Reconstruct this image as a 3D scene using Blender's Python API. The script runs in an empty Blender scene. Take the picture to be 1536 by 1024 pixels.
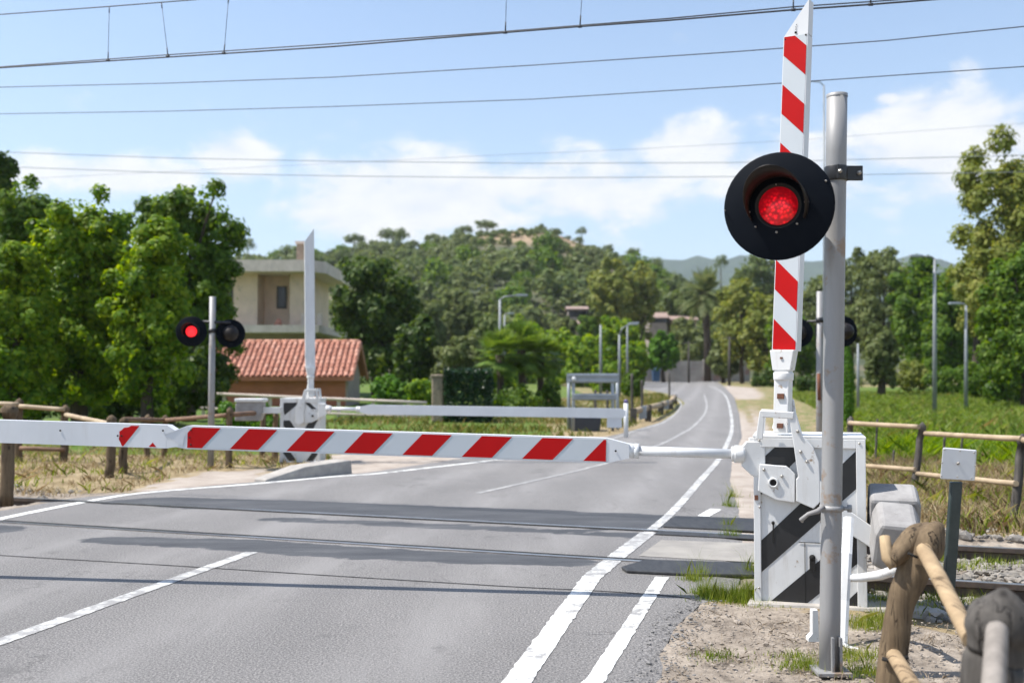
import bpy, bmesh, math
import numpy as np
from mathutils import Vector, Matrix, noise as mnoise

S = bpy.context.scene
COL = S.collection
RNG = np.random.default_rng(7)
V = Vector

# ------------------------------------------------------------------ camera model (measuring aid)
F, CX, CY, EYE = 1493.3, 768.0, 512.0, 1.5
TH = math.atan(51.0 / F)
CT, ST = math.cos(TH), math.sin(TH)
SL = 0.345                                   # the track falls back this much per metre to the left


def ray(px, py):
    x = (px - CX) / F
    v = (CY - py) / F
    return V((x, CT - v * ST, ST + v * CT))


def P(px, py, D):
    r = ray(px, py)
    k = D / r.y
    return V((r.x * k, D, EYE + r.z * k))


def gh(y):
    """height of the ground: level, then a slow rise beyond forty metres"""
    return 0.008 * (min(max(y, 40.0), 170.0) - 40.0)


def G(px, py):
    r = ray(px, py)
    s = r.z / r.y
    D = -EYE / s if s < -1e-5 else 1e9
    if D > 40:
        D = (EYE + 0.32) / (0.008 - s)
    return V((r.x / r.y * D, D, gh(D)))


# ------------------------------------------------------------------ materials
def new_mat(name):
    m = bpy.data.materials.new(name)
    m.use_nodes = True
    nt = m.node_tree
    b = nt.nodes['Principled BSDF']
    return m, nt, b


def N(nt, typ, **kw):
    n = nt.nodes.new(typ)
    for k, v in kw.items():
        setattr(n, k, v)
    return n


def ramp(nt, src, stops):
    r = N(nt, 'ShaderNodeValToRGB')
    els = r.color_ramp.elements
    while len(els) < len(stops):
        els.new(0.5)
    for e, (p, c) in zip(els, stops):
        e.position = p
        e.color = (*c, 1) if len(c) == 3 else c
    nt.links.new(src, r.inputs['Fac'])
    return r.outputs['Color']


def tex_noise(nt, scale, detail=5, rough=0.6, coord='Object', stretch=None, dist=0.0):
    tc = N(nt, 'ShaderNodeTexCoord')
    src = tc.outputs[coord]
    if stretch:
        mp = N(nt, 'ShaderNodeMapping')
        mp.inputs['Scale'].default_value = stretch
        nt.links.new(src, mp.inputs['Vector'])
        src = mp.outputs['Vector']
    n = N(nt, 'ShaderNodeTexNoise')
    n.inputs['Scale'].default_value = scale
    n.inputs['Detail'].default_value = detail
    n.inputs['Roughness'].default_value = rough
    n.inputs['Distortion'].default_value = dist
    nt.links.new(src, n.inputs['Vector'])
    return n.outputs['Fac']


def mixc(nt, fac, a, b):
    m = N(nt, 'ShaderNodeMix', data_type='RGBA')
    for sock, val in ((m.inputs[0], fac), (m.inputs[6], a), (m.inputs[7], b)):
        if isinstance(val, (tuple, list)):
            sock.default_value = (*val, 1) if len(val) == 3 else val
        elif isinstance(val, (int, float)):
            sock.default_value = val
        else:
            nt.links.new(val, sock)
    return m.outputs[2]


def bump(nt, b, h, strength, dist=0.01):
    bp = N(nt, 'ShaderNodeBump')
    bp.inputs['Strength'].default_value = strength
    bp.inputs['Distance'].default_value = dist
    nt.links.new(h, bp.inputs['Height'])
    nt.links.new(bp.outputs['Normal'], b.inputs['Normal'])


def pbr(name, c1, c2=None, scale=4, rough=0.6, metal=0.0, bmp=0.0, bdist=0.01, stretch=None, detail=5, spec=0.5,
        lo=0.35, hi=0.65, dirt=None, dirt_scale=9, dirt_at=0.62, streak=None):
    m, nt, b = new_mat(name)
    b.inputs['Roughness'].default_value = rough
    b.inputs['Metallic'].default_value = metal
    b.inputs['Specular IOR Level'].default_value = spec
    if c2 is None:
        c2 = tuple(x * 0.88 for x in c1)
    f = tex_noise(nt, scale, detail, stretch=stretch)
    col = ramp(nt, f, [(lo, c1), (hi, c2)])
    if dirt:
        f2 = tex_noise(nt, dirt_scale, 8, 0.7)
        k = ramp(nt, f2, [(dirt_at, (0, 0, 0)), (dirt_at + 0.06, (1, 1, 1))])
        col = mixc(nt, k, col, dirt)
    nt.links.new(col, b.inputs['Base Color'])
    if streak:
        f3 = tex_noise(nt, 14, 7, 0.7, stretch=(1, 1, 0.10))
        f4 = tex_noise(nt, 1.7, 3)
        md = N(nt, 'ShaderNodeMath', operation='MULTIPLY')
        nt.links.new(ramp(nt, f3, [(0.54, (0, 0, 0)), (0.72, (1, 1, 1))]), md.inputs[0])
        nt.links.new(ramp(nt, f4, [(0.40, (0, 0, 0)), (0.62, (0.8, 0.8, 0.8))]), md.inputs[1])
        col = mixc(nt, md.outputs[0], col, streak)
        nt.links.new(col, b.inputs['Base Color'])
    if bmp:
        bump(nt, b, tex_noise(nt, scale * 4, 6, stretch=stretch), bmp, bdist)
    return m


def leaf_mat(name, stops, trans=0.35, rough=0.5):
    m, nt, b = new_mat(name)
    g = N(nt, 'ShaderNodeNewGeometry')
    big = tex_noise(nt, 0.7, 3)
    mx = N(nt, 'ShaderNodeMath', operation='MULTIPLY_ADD')
    nt.links.new(g.outputs['Random Per Island'], mx.inputs[0])
    mx.inputs[1].default_value = 0.6
    sub = N(nt, 'ShaderNodeMath', operation='MULTIPLY_ADD')
    nt.links.new(big, sub.inputs[0])
    sub.inputs[1].default_value = 1.0
    sub.inputs[2].default_value = -0.3
    nt.links.new(sub.outputs[0], mx.inputs[2])
    col = ramp(nt, mx.outputs[0], stops)
    nt.links.new(col, b.inputs['Base Color'])
    b.inputs['Roughness'].default_value = rough
    b.inputs['Specular IOR Level'].default_value = 0.2
    t = N(nt, 'ShaderNodeBsdfTranslucent')
    hs = N(nt, 'ShaderNodeHueSaturation')
    hs.inputs['Hue'].default_value = 0.485
    hs.inputs['Saturation'].default_value = 1.15
    hs.inputs['Value'].default_value = 1.35
    nt.links.new(col, hs.inputs['Color'])
    nt.links.new(hs.outputs['Color'], t.inputs['Color'])
    ms = N(nt, 'ShaderNodeMixShader')
    ms.inputs[0].default_value = trans
    nt.links.new(b.outputs[0], ms.inputs[1])
    nt.links.new(t.outputs[0], ms.inputs[2])
    nt.links.new(ms.outputs[0], nt.nodes['Material Output'].inputs['Surface'])
    return m


M = {}
M['white'] = pbr('white_paint', (0.70, 0.70, 0.69), (0.60, 0.60, 0.59), 3, 0.42, bmp=0.05, dirt=(0.30, 0.22, 0.155), dirt_scale=13, dirt_at=0.625, streak=(0.40, 0.36, 0.31))
M['white_clean'] = pbr('white_boom_paint', (0.66, 0.67, 0.68), (0.59, 0.60, 0.61), 2, 0.38, dirt=(0.42, 0.38, 0.34), dirt_scale=12, dirt_at=0.69, streak=(0.50, 0.49, 0.47))
M['sheet'] = pbr('reflective_white_sheeting', (0.50, 0.535, 0.56), (0.46, 0.495, 0.52), 2, 0.35)
M['red'] = pbr('reflective_red_sheeting', (0.46, 0.006, 0.007), (0.39, 0.005, 0.006), 2, 0.5, spec=0.12)
M['black'] = pbr('black_paint', (0.011, 0.011, 0.012), (0.02, 0.02, 0.021), 5, 0.45, dirt=(0.16, 0.15, 0.14), dirt_scale=16, dirt_at=0.72)
M['disc_black'] = pbr('signal_black', (0.003, 0.005, 0.009), (0.005, 0.007, 0.011), 6, 0.65, spec=0.08)
M['hood'] = pbr('hood_black', (0.007, 0.007, 0.008), (0.02, 0.014, 0.011), 8, 0.5, spec=0.3)
M['galv'] = pbr('galvanised_steel', (0.31, 0.305, 0.30), (0.25, 0.25, 0.25), 9, 0.55, 0.2, 0.05, stretch=(1, 1, 0.15), dirt=(0.27, 0.205, 0.155), dirt_scale=4, dirt_at=0.55)
M['galv_far'] = pbr('lamp_post_steel', (0.23, 0.25, 0.26), (0.18, 0.195, 0.205), 3, 0.55, 0.2)
M['bolt'] = pbr('bolt_zinc', (0.45, 0.43, 0.40), (0.3, 0.28, 0.25), 30, 0.4, 0.6)
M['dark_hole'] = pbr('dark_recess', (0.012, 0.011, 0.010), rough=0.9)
M['rust'] = pbr('rust', (0.19, 0.07, 0.035), (0.09, 0.04, 0.025), 20, 0.9, bmp=0.3)
M['rail_steel'] = pbr('rail_steel', (0.085, 0.06, 0.045), (0.05, 0.04, 0.034), 14, 0.65, 0.2, 0.2, 0.004)
M['rail_top'] = pbr('polished_rail_top', (0.55, 0.55, 0.56), (0.38, 0.38, 0.39), 6, 0.3, 0.9)
M['cement'] = pbr('counterweight_cement', (0.33, 0.32, 0.31), (0.23, 0.22, 0.215), 7, 0.85, bmp=0.25, bdist=0.01, dirt=(0.2, 0.19, 0.18), dirt_scale=18, dirt_at=0.62)
M['concrete'] = pbr('kerb_concrete', (0.40, 0.37, 0.33), (0.29, 0.27, 0.25), 6, 0.9, bmp=0.3)
def timber(name, light, dark, split, stretch, scale=26, knots=True):
    m, nt, b = new_mat(name)
    grain = tex_noise(nt, scale, 7, 0.7, stretch=stretch)
    c = ramp(nt, grain, [(0.30, dark), (0.5, tuple((a + d) / 2 for a, d in zip(light, dark))), (0.68, light)])
    blot = tex_noise(nt, 3.5, 5, 0.65)
    c = mixc(nt, ramp(nt, blot, [(0.45, (0, 0, 0)), (0.7, (0.65, 0.65, 0.65))]), c, tuple(x * .62 for x in dark))
    sp = tex_noise(nt, scale * .42, 4, 0.6, stretch=tuple(x * (.45 if x < .5 else 1) for x in stretch))
    k = ramp(nt, sp, [(0.485, (0, 0, 0)), (0.497, (1, 1, 1)), (0.503, (1, 1, 1)), (0.515, (0, 0, 0))])
    gate = ramp(nt, tex_noise(nt, 4, 2), [(0.45, (0, 0, 0)), (0.55, (0.9, 0.9, 0.9))])
    mm = N(nt, 'ShaderNodeMix', data_type='RGBA', blend_type='MULTIPLY')
    mm.inputs[0].default_value = 1
    nt.links.new(k, mm.inputs[6])
    nt.links.new(gate, mm.inputs[7])
    c = mixc(nt, mm.outputs[2], c, split)
    if knots:
        vo = N(nt, 'ShaderNodeTexVoronoi')
        vo.inputs['Scale'].default_value = 6.5
        tc = N(nt, 'ShaderNodeTexCoord')
        mp = N(nt, 'ShaderNodeMapping')
        mp.inputs['Scale'].default_value = tuple(max(x, .55) for x in stretch)
        nt.links.new(tc.outputs['Object'], mp.inputs['Vector'])
        nt.links.new(mp.outputs['Vector'], vo.inputs['Vector'])
        c = mixc(nt, ramp(nt, vo.outputs['Distance'], [(0.05, (0.85, 0.85, 0.85)), (0.13, (0, 0, 0))]), c, split)
    nt.links.new(c, b.inputs['Base Color'])
    b.inputs['Roughness'].default_value = 0.85
    b.inputs['Specular IOR Level'].default_value = 0.2
    sub = N(nt, 'ShaderNodeMath', operation='SUBTRACT')
    nt.links.new(grain, sub.inputs[0])
    nt.links.new(mm.outputs[2], sub.inputs[1])
    bump(nt, b, sub.outputs[0], 0.7, 0.008)
    return m


M['wood'] = timber('weathered_post_wood', (0.20, 0.145, 0.088), (0.085, 0.060, 0.038), (0.018, 0.014, 0.011), (1, 1, .08))
M['wood_grey'] = timber('grey_post_wood', (0.13, 0.118, 0.105), (0.055, 0.050, 0.045), (0.014, 0.012, 0.011), (1, 1, .10))
M['rail_wood_near'] = timber('peeled_pole_wood', (0.44, 0.33, 0.20), (0.30, 0.21, 0.125), (0.10, 0.068, 0.04), (1, .10, .22), 20)
M['rail_wood'] = pbr('peeled_rail_wood', (0.43, 0.335, 0.22), (0.31, 0.23, 0.145), 16, 0.7, bmp=0.2, bdist=0.004, stretch=(0.25, 0.25, 0.25), dirt=(0.22, 0.15, 0.09), dirt_scale=10, dirt_at=0.66)
M['rail_wood_grey'] = pbr('grey_rail_wood', (0.27, 0.24, 0.21), (0.17, 0.15, 0.13), 16, 0.8, bmp=0.3, bdist=0.004, stretch=(1, 1, 0.2))
M['rail_wood_brown'] = pbr('brown_rail_wood', (0.21, 0.12, 0.07), (0.13, 0.075, 0.045), 12, 0.8, bmp=0.2)
M['post_green'] = pbr('dark_green_paint', (0.022, 0.036, 0.036), (0.04, 0.055, 0.055), 12, 0.4, dirt=(0.16, 0.17, 0.17), dirt_scale=20, dirt_at=0.66)
M['bark'] = pbr('bark', (0.085, 0.062, 0.045), (0.045, 0.034, 0.026), 10, 0.95, bmp=0.6, bdist=0.03, stretch=(1, 1, 0.3))
M['wire'] = pbr('dark_wire', (0.035, 0.04, 0.05), rough=0.6)
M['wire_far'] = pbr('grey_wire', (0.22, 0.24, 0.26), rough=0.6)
M['cream'] = pbr('cream_render', (0.68, 0.53, 0.40), (0.58, 0.45, 0.34), 1.2, 0.9, dirt=(0.40, 0.34, 0.26), dirt_scale=2.5, dirt_at=0.6, streak=(0.30, 0.26, 0.21))
M['slab'] = pbr('slab_concrete', (0.68, 0.575, 0.50), (0.56, 0.47, 0.40), 2, 0.9, dirt=(0.25, 0.235, 0.22), dirt_scale=3, dirt_at=0.62, streak=(0.24, 0.22, 0.20))
M['orange'] = pbr('orange_render', (0.42, 0.15, 0.08), (0.34, 0.12, 0.065), 1.5, 0.9, streak=(0.30, 0.16, 0.11))
M['grey_render'] = pbr('bare_render', (0.34, 0.28, 0.245), (0.27, 0.225, 0.20), 2, 0.95)
M['tile'] = pbr('terracotta_tile', (0.42, 0.20, 0.14), (0.31, 0.135, 0.092), 3.5, 0.85, dirt=(0.25, 0.13, 0.095), dirt_scale=6, dirt_at=0.58)
def tile_material():
    m, nt, b = new_mat('terracotta_tiles')
    g = N(nt, 'ShaderNodeNewGeometry')
    c = ramp(nt, g.outputs['Random Per Island'], [(0.0, (0.36, 0.155, 0.105)), (0.35, (0.43, 0.19, 0.13)), (0.7, (0.47, 0.225, 0.16)), (1.0, (0.52, 0.28, 0.205))])
    c = mixc(nt, ramp(nt, tex_noise(nt, 2.2, 8, 0.72), [(0.55, (0, 0, 0)), (0.70, (0.5, 0.5, 0.5))]), c, (0.24, 0.125, 0.09))
    nt.links.new(c, b.inputs['Base Color'])
    b.inputs['Roughness'].default_value = 0.88
    b.inputs['Specular IOR Level'].default_value = 0.25
    return m


M['tile'] = tile_material()
M['glass_dark'] = pbr('dark_window', (0.02, 0.02, 0.022), rough=0.2)
M['sign_grey'] = pbr('sign_back_grey', (0.30, 0.33, 0.36), (0.25, 0.275, 0.30), 3, 0.5, 0.3)
M['stone_pillar'] = pbr('pillar_stone', (0.34, 0.27, 0.20), (0.2, 0.16, 0.12), 8, 0.95, bmp=0.5, bdist=0.03)
M['far_wall'] = pbr('old_wall', (0.40, 0.37, 0.33), (0.26, 0.235, 0.22), 0.6, 0.95, dirt=(0.30, 0.19, 0.17), dirt_scale=0.4, dirt_at=0.55)
M['roof_far'] = pbr('faded_roof_tiles', (0.33, 0.235, 0.195), (0.25, 0.175, 0.145), 2, 0.9)
M['blue_bin'] = pbr('blue_plastic', (0.05, 0.12, 0.24), rough=0.5)
M['dark_bin'] = pbr('dark_plastic', (0.03, 0.035, 0.045), rough=0.5)
M['pad'] = pbr('pale_pad_concrete', (0.30, 0.28, 0.25), (0.23, 0.215, 0.195), 3, 0.9, bmp=0.3, dirt=(0.2, 0.185, 0.17), dirt_scale=5, dirt_at=0.6)
M['rubber'] = pbr('rubber_panel', (0.022, 0.022, 0.024), (0.04, 0.04, 0.041), 8, 0.6, bmp=0.7, bdist=0.006, stretch=(2.5, 0.6, 1))
M['stone'] = pbr('gravel_stone', (0.36, 0.31, 0.26), (0.22, 0.185, 0.15), 3, 0.95, bmp=0.3)
M['grit'] = pbr('asphalt_grit', (0.24, 0.23, 0.22), (0.14, 0.135, 0.13), 3, 0.95)
M['ballast'] = pbr('ballast_stone', (0.31, 0.28, 0.245), (0.16, 0.145, 0.125), 3.5, 0.95, bmp=0.3)
M['purple'] = pbr('purple_cap', (0.10, 0.08, 0.22), rough=0.5)

M['lf_bright'] = leaf_mat('leaves_bright', [(0.05, (0.035, 0.095, 0.006)), (0.42, (0.125, 0.235, 0.013)), (0.8, (0.29, 0.38, 0.028))], 0.52)
M['lf_mid'] = leaf_mat('leaves_mid', [(0.05, (0.035, 0.085, 0.010)), (0.5, (0.090, 0.170, 0.017)), (0.95, (0.190, 0.260, 0.034))], 0.48)
M['lf_dark'] = leaf_mat('leaves_dark', [(0.05, (0.016, 0.042, 0.007)), (0.5, (0.052, 0.100, 0.014)), (0.95, (0.145, 0.190, 0.032))], 0.42)
M['lf_olive'] = leaf_mat('leaves_olive', [(0.05, (0.080, 0.110, 0.034)), (0.5, (0.135, 0.170, 0.055)), (0.95, (0.21, 0.235, 0.085))], 0.42)
M['lf_yellow'] = leaf_mat('leaves_yellow', [(0.05, (0.11, 0.150, 0.026)), (0.5, (0.20, 0.235, 0.050)), (0.95, (0.32, 0.31, 0.08))], 0.45)
M['lf_hill'] = leaf_mat('leaves_hill', [(0.05, (0.065, 0.100, 0.028)), (0.5, (0.120, 0.165, 0.046)), (0.95, (0.205, 0.230, 0.072))], 0.4)
M['lf_lime'] = leaf_mat('leaves_lime', [(0.1, (0.040, 0.110, 0.008)), (0.5, (0.080, 0.190, 0.012)), (0.95, (0.14, 0.26, 0.020))], 0.4)
M['lf_ivy'] = leaf_mat('leaves_ivy', [(0.1, (0.008, 0.024, 0.008)), (0.5, (0.014, 0.040, 0.012)), (0.95, (0.035, 0.075, 0.02))], 0.2, 0.35)
M['lf_palm'] = leaf_mat('leaves_palm', [(0.05, (0.07, 0.11, 0.035)), (0.5, (0.14, 0.18, 0.07)), (0.95, (0.25, 0.25, 0.11))], 0.35)
M['lf_fan'] = leaf_mat('leaves_fan_palm', [(0.05, (0.06, 0.11, 0.022)), (0.5, (0.12, 0.20, 0.035)), (0.95, (0.22, 0.29, 0.06))], 0.35)
M['gr_dry'] = leaf_mat('dry_grass', [(0.1, (0.14, 0.10, 0.05)), (0.45, (0.30, 0.23, 0.125)), (0.75, (0.46, 0.385, 0.24)), (0.95, (0.15, 0.18, 0.05))], 0.3, 0.8)
M['gr_green'] = leaf_mat('green_grass', [(0.05, (0.090, 0.150, 0.022)), (0.5, (0.145, 0.220, 0.038)), (0.95, (0.30, 0.33, 0.10))], 0.5)
M['verge'] = leaf_mat('verge_grass', [(0.1, (0.06, 0.10, 0.015)), (0.45, (0.13, 0.16, 0.03)), (0.7, (0.27, 0.22, 0.08)), (0.95, (0.40, 0.31, 0.14))], 0.3, 0.8)
M['litter'] = pbr('straw_litter', (0.34, 0.27, 0.18), (0.14, 0.10, 0.07), 9, 0.9)
M['weed'] = leaf_mat('weed_green', [(0.1, (0.09, 0.15, 0.018)), (0.5, (0.20, 0.26, 0.035)), (0.8, (0.36, 0.36, 0.09)), (0.97, (0.50, 0.43, 0.2))], 0.4, 0.7)


def lens_material():
    m, nt, b = new_mat('red_signal_lens')
    tc = N(nt, 'ShaderNodeTexCoord')
    vo = N(nt, 'ShaderNodeTexVoronoi')
    vo.inputs['Scale'].default_value = 62
    nt.links.new(tc.outputs['Object'], vo.inputs['Vector'])
    cell = ramp(nt, vo.outputs['Distance'], [(0.0, (1, 1, 1)), (0.42, (0.32, 0.32, 0.32)), (0.75, (0.04, 0.04, 0.04))])
    at = N(nt, 'ShaderNodeAttribute', attribute_name='lensr')
    fall = ramp(nt, at.outputs['Fac'], [(0.0, (1, 1, 1)), (0.55, (0.70, 0.70, 0.70)), (0.85, (0.22, 0.22, 0.22)), (1.0, (0.07, 0.07, 0.07))])
    mu = N(nt, 'ShaderNodeMix', data_type='RGBA', blend_type='MULTIPLY')
    mu.inputs[0].default_value = 1
    nt.links.new(cell, mu.inputs[6])
    nt.links.new(fall, mu.inputs[7])
    tint = ramp(nt, mu.outputs[2], [(0.0, (0.10, 0.001, 0.003)), (0.45, (0.75, 0.004, 0.012)), (0.8, (1.0, 0.035, 0.04)), (1.0, (1.0, 0.22, 0.20))])
    b.inputs['Base Color'].default_value = (0.2, 0.004, 0.006, 1)
    b.inputs['Roughness'].default_value = 0.25
    nt.links.new(tint, b.inputs['Emission Color'])
    b.inputs['Emission Strength'].default_value = 0.85
    return m


M['lens'] = lens_material()
M['lens_off'] = pbr('unlit_lens', (0.03, 0.004, 0.004), rough=0.2)


def far_lens_material():
    m, nt, b = new_mat('red_lit_lens')
    b.inputs['Base Color'].default_value = (0.3, 0.005, 0.008, 1)
    b.inputs['Emission Color'].default_value = (1.0, 0.022, 0.03, 1)
    b.inputs['Emission Strength'].default_value = 0.95
    b.inputs['Roughness'].default_value = 0.3
    return m


M['lens_far'] = far_lens_material()


def asphalt_material(name, light, dark, speck=1.0):
    m, nt, b = new_mat(name)
    big = tex_noise(nt, 0.35, 5, 0.65)
    c = ramp(nt, big, [(0.3, light), (0.7, tuple(x * 0.80 for x in light))])
    strk = tex_noise(nt, 0.8, 4, 0.6, stretch=(2.2, 0.35, 1))
    c = mixc(nt, ramp(nt, strk, [(0.42, (0, 0, 0)), (0.72, (0.55, 0.55, 0.55))]), c, dark)
    fine = tex_noise(nt, 80, 4, 0.75)
    k = ramp(nt, fine, [(0.33, (0.16, 0.16, 0.16)), (0.50, (0.95, 0.95, 0.95)), (0.66, (2.1, 2.06, 2.0))])
    mu = N(nt, 'ShaderNodeMix', data_type='RGBA', blend_type='MULTIPLY')
    mu.inputs[0].default_value = 0.85 * speck
    nt.links.new(c, mu.inputs[6])
    nt.links.new(k, mu.inputs[7])
    c = mu.outputs[2]
    # cracks: thin contour of a warped noise
    cr = tex_noise(nt, 0.42, 6, 0.62, dist=0.6)
    k = ramp(nt, cr, [(0.493, (0, 0, 0)), (0.4975, (1, 1, 1)), (0.5025, (1, 1, 1)), (0.507, (0, 0, 0))])
    ms = ramp(nt, tex_noise(nt, 0.5, 2, stretch=(1, 1, 3)), [(0.56, (0, 0, 0)), (0.64, (0.5, 0.5, 0.5))])
    mm = N(nt, 'ShaderNodeMix', data_type='RGBA', blend_type='MULTIPLY')
    mm.inputs[0].default_value = 1
    nt.links.new(k, mm.inputs[6])
    nt.links.new(ms, mm.inputs[7])
    c = mixc(nt, mm.outputs[2], c, tuple(x * 0.25 for x in dark))
    # tyre-polished wheel tracks and an old oil-darkened middle
    ta = N(nt, 'ShaderNodeAttribute', attribute_name='track')
    tn = tex_noise(nt, 1.1, 6, 0.65, stretch=(2.5, .4, 1))
    mt_ = N(nt, 'ShaderNodeMath', operation='MULTIPLY')
    nt.links.new(ta.outputs['Fac'], mt_.inputs[0])
    nt.links.new(ramp(nt, tn, [(0.30, (0, 0, 0)), (0.60, (0.62, 0.62, 0.62))]), mt_.inputs[1])
    c = mixc(nt, mt_.outputs[0], c, tuple(x * 1.28 for x in light))
    st_ = ramp(nt, tex_noise(nt, 1.7, 7, 0.72), [(0.60, (0, 0, 0)), (0.68, (0.45, 0.45, 0.45))])
    c = mixc(nt, st_, c, tuple(x * 0.62 for x in dark))
    # smooth dark bitumen laid along the rails
    at = N(nt, 'ShaderNodeAttribute', attribute_name='patch')
    ed = tex_noise(nt, 2.6, 8, 0.7, stretch=(.55, 1.6, 1))
    ad = N(nt, 'ShaderNodeMath', operation='ADD')
    nt.links.new(at.outputs['Fac'], ad.inputs[0])
    nt.links.new(ed, ad.inputs[1])
    k = ramp(nt, ad.outputs[0], [(0.92, (0, 0, 0)), (1.02, (0.82, 0.82, 0.82)), (1.3, (1, 1, 1))])
    bit = ramp(nt, tex_noise(nt, 1.6, 7, 0.7, stretch=(.5, 2, 1)), [(0.35, (0.052, 0.055, 0.062)), (0.6, (0.085, 0.088, 0.095)), (0.75, (0.16, 0.16, 0.16))])
    c = mixc(nt, k, c, bit)
    nt.links.new(c, b.inputs['Base Color'])
    b.inputs['Roughness'].default_value = 0.78
    b.inputs['Specular IOR Level'].default_value = 0.35
    bump(nt, b, fine, 0.8, 0.014)
    return m


M['asphalt'] = asphalt_material('asphalt', (0.222, 0.213, 0.207), (0.158, 0.152, 0.149))


def paint_material(name, wear, base=(0.74, 0.74, 0.71)):
    m, nt, b = new_mat(name)
    f = tex_noise(nt, 7, 9, 0.78)
    f2 = tex_noise(nt, 0.9, 2)
    ad = N(nt, 'ShaderNodeMath', operation='MULTIPLY_ADD')
    nt.links.new(f2, ad.inputs[0])
    ad.inputs[1].default_value = 0.35
    nt.links.new(f, ad.inputs[2])
    k = ramp(nt, ad.outputs[0], [(wear, (0, 0, 0)), (wear + 0.13, (1, 1, 1))])
    c = mixc(nt, k, base, (0.27, 0.265, 0.26))
    fine = tex_noise(nt, 95, 3, 0.7)
    mu = N(nt, 'ShaderNodeMix', data_type='RGBA', blend_type='MULTIPLY')
    mu.inputs[0].default_value = 0.35
    nt.links.new(c, mu.inputs[6])
    nt.links.new(ramp(nt, fine, [(0.3, (0.6, 0.6, 0.6)), (0.55, (1, 1, 1))]), mu.inputs[7])
    nt.links.new(mu.outputs[2], b.inputs['Base Color'])
    b.inputs['Roughness'].default_value = 0.75
    bump(nt, b, fine, 0.4, 0.01)
    return m


M['line'] = paint_material('road_paint', 0.66)
M['line_faint'] = paint_material('faint_road_paint', 0.56, (0.46, 0.45, 0.43))
M['line_worn'] = paint_material('worn_road_paint', 0.60, (0.58, 0.58, 0.56))


def ground_material():
    m, nt, b = new_mat('ground_soil_and_grass')
    at = N(nt, 'ShaderNodeAttribute', attribute_name='zone')
    sp = N(nt, 'ShaderNodeSeparateColor')
    nt.links.new(at.outputs['Color'], sp.inputs[0])
    soil = ramp(nt, tex_noise(nt, 5, 10, 0.75), [(0.32, (0.085, 0.07, 0.056)), (0.45, (0.22, 0.185, 0.15)), (0.57, (0.32, 0.272, 0.222)), (0.72, (0.44, 0.385, 0.32))])
    dry = ramp(nt, tex_noise(nt, 3.0, 10, 0.75), [(0.3, (0.11, 0.085, 0.045)), (0.45, (0.23, 0.175, 0.095)), (0.62, (0.36, 0.285, 0.175)), (0.75, (0.16, 0.16, 0.06))])
    grn = ramp(nt, tex_noise(nt, 0.8, 9, 0.7), [(0.3, (0.05, 0.085, 0.014)), (0.5, (0.085, 0.145, 0.022)), (0.7, (0.19, 0.19, 0.06))])
    pale = ramp(nt, tex_noise(nt, 1.8, 9, 0.7), [(0.3, (0.26, 0.215, 0.18)), (0.5, (0.36, 0.31, 0.265)), (0.7, (0.43, 0.38, 0.33))])
    jit = tex_noise(nt, 2.2, 6, 0.7)

    def thr(ch):
        a = N(nt, 'ShaderNodeMath', operation='ADD')
        nt.links.new(sp.outputs[ch], a.inputs[0])
        nt.links.new(jit, a.inputs[1])
        return ramp(nt, a.outputs[0], [(0.90, (0, 0, 0)), (1.0, (1, 1, 1))])
    # at weight .5 the noise (mean .5) decides
    c = mixc(nt, thr(0), soil, dry)
    c = mixc(nt, thr(1), c, grn)
    c = mixc(nt, thr(2), c, pale)
    nt.links.new(c, b.inputs['Base Color'])
    b.inputs['Roughness'].default_value = 0.95
    b.inputs['Specular IOR Level'].default_value = 0.2
    bump(nt, b, tex_noise(nt, 22, 8, 0.7), 0.6, 0.03)
    return m


M['ground'] = ground_material()


def hill_material():
    m, nt, b = new_mat('hill_soil')
    at = N(nt, 'ShaderNodeAttribute', attribute_name='bare')
    f = tex_noise(nt, 0.06, 9, 0.7)
    c1 = ramp(nt, f, [(0.35, (0.035, 0.055, 0.022)), (0.52, (0.075, 0.085, 0.04)), (0.66, (0.17, 0.135, 0.08)), (0.8, (0.30, 0.22, 0.14))])
    c2 = ramp(nt, f, [(0.32, (0.13, 0.12, 0.055)), (0.45, (0.30, 0.21, 0.125)), (0.6, (0.40, 0.28, 0.175)), (0.75, (0.46, 0.34, 0.23))])
    c = mixc(nt, at.outputs['Fac'], c1, c2)
    nt.links.new(c, b.inputs['Base Color'])
    b.inputs['Roughness'].default_value = 0.95
    bump(nt, b, tex_noise(nt, 0.4, 8, 0.7), 0.8, 1.0)
    return m


M['hill'] = hill_material()
M['far_hill'] = pbr('far_forest', (0.025, 0.05, 0.035), (0.045, 0.075, 0.045), 0.02, 0.95, bmp=0.8, bdist=6)


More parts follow.
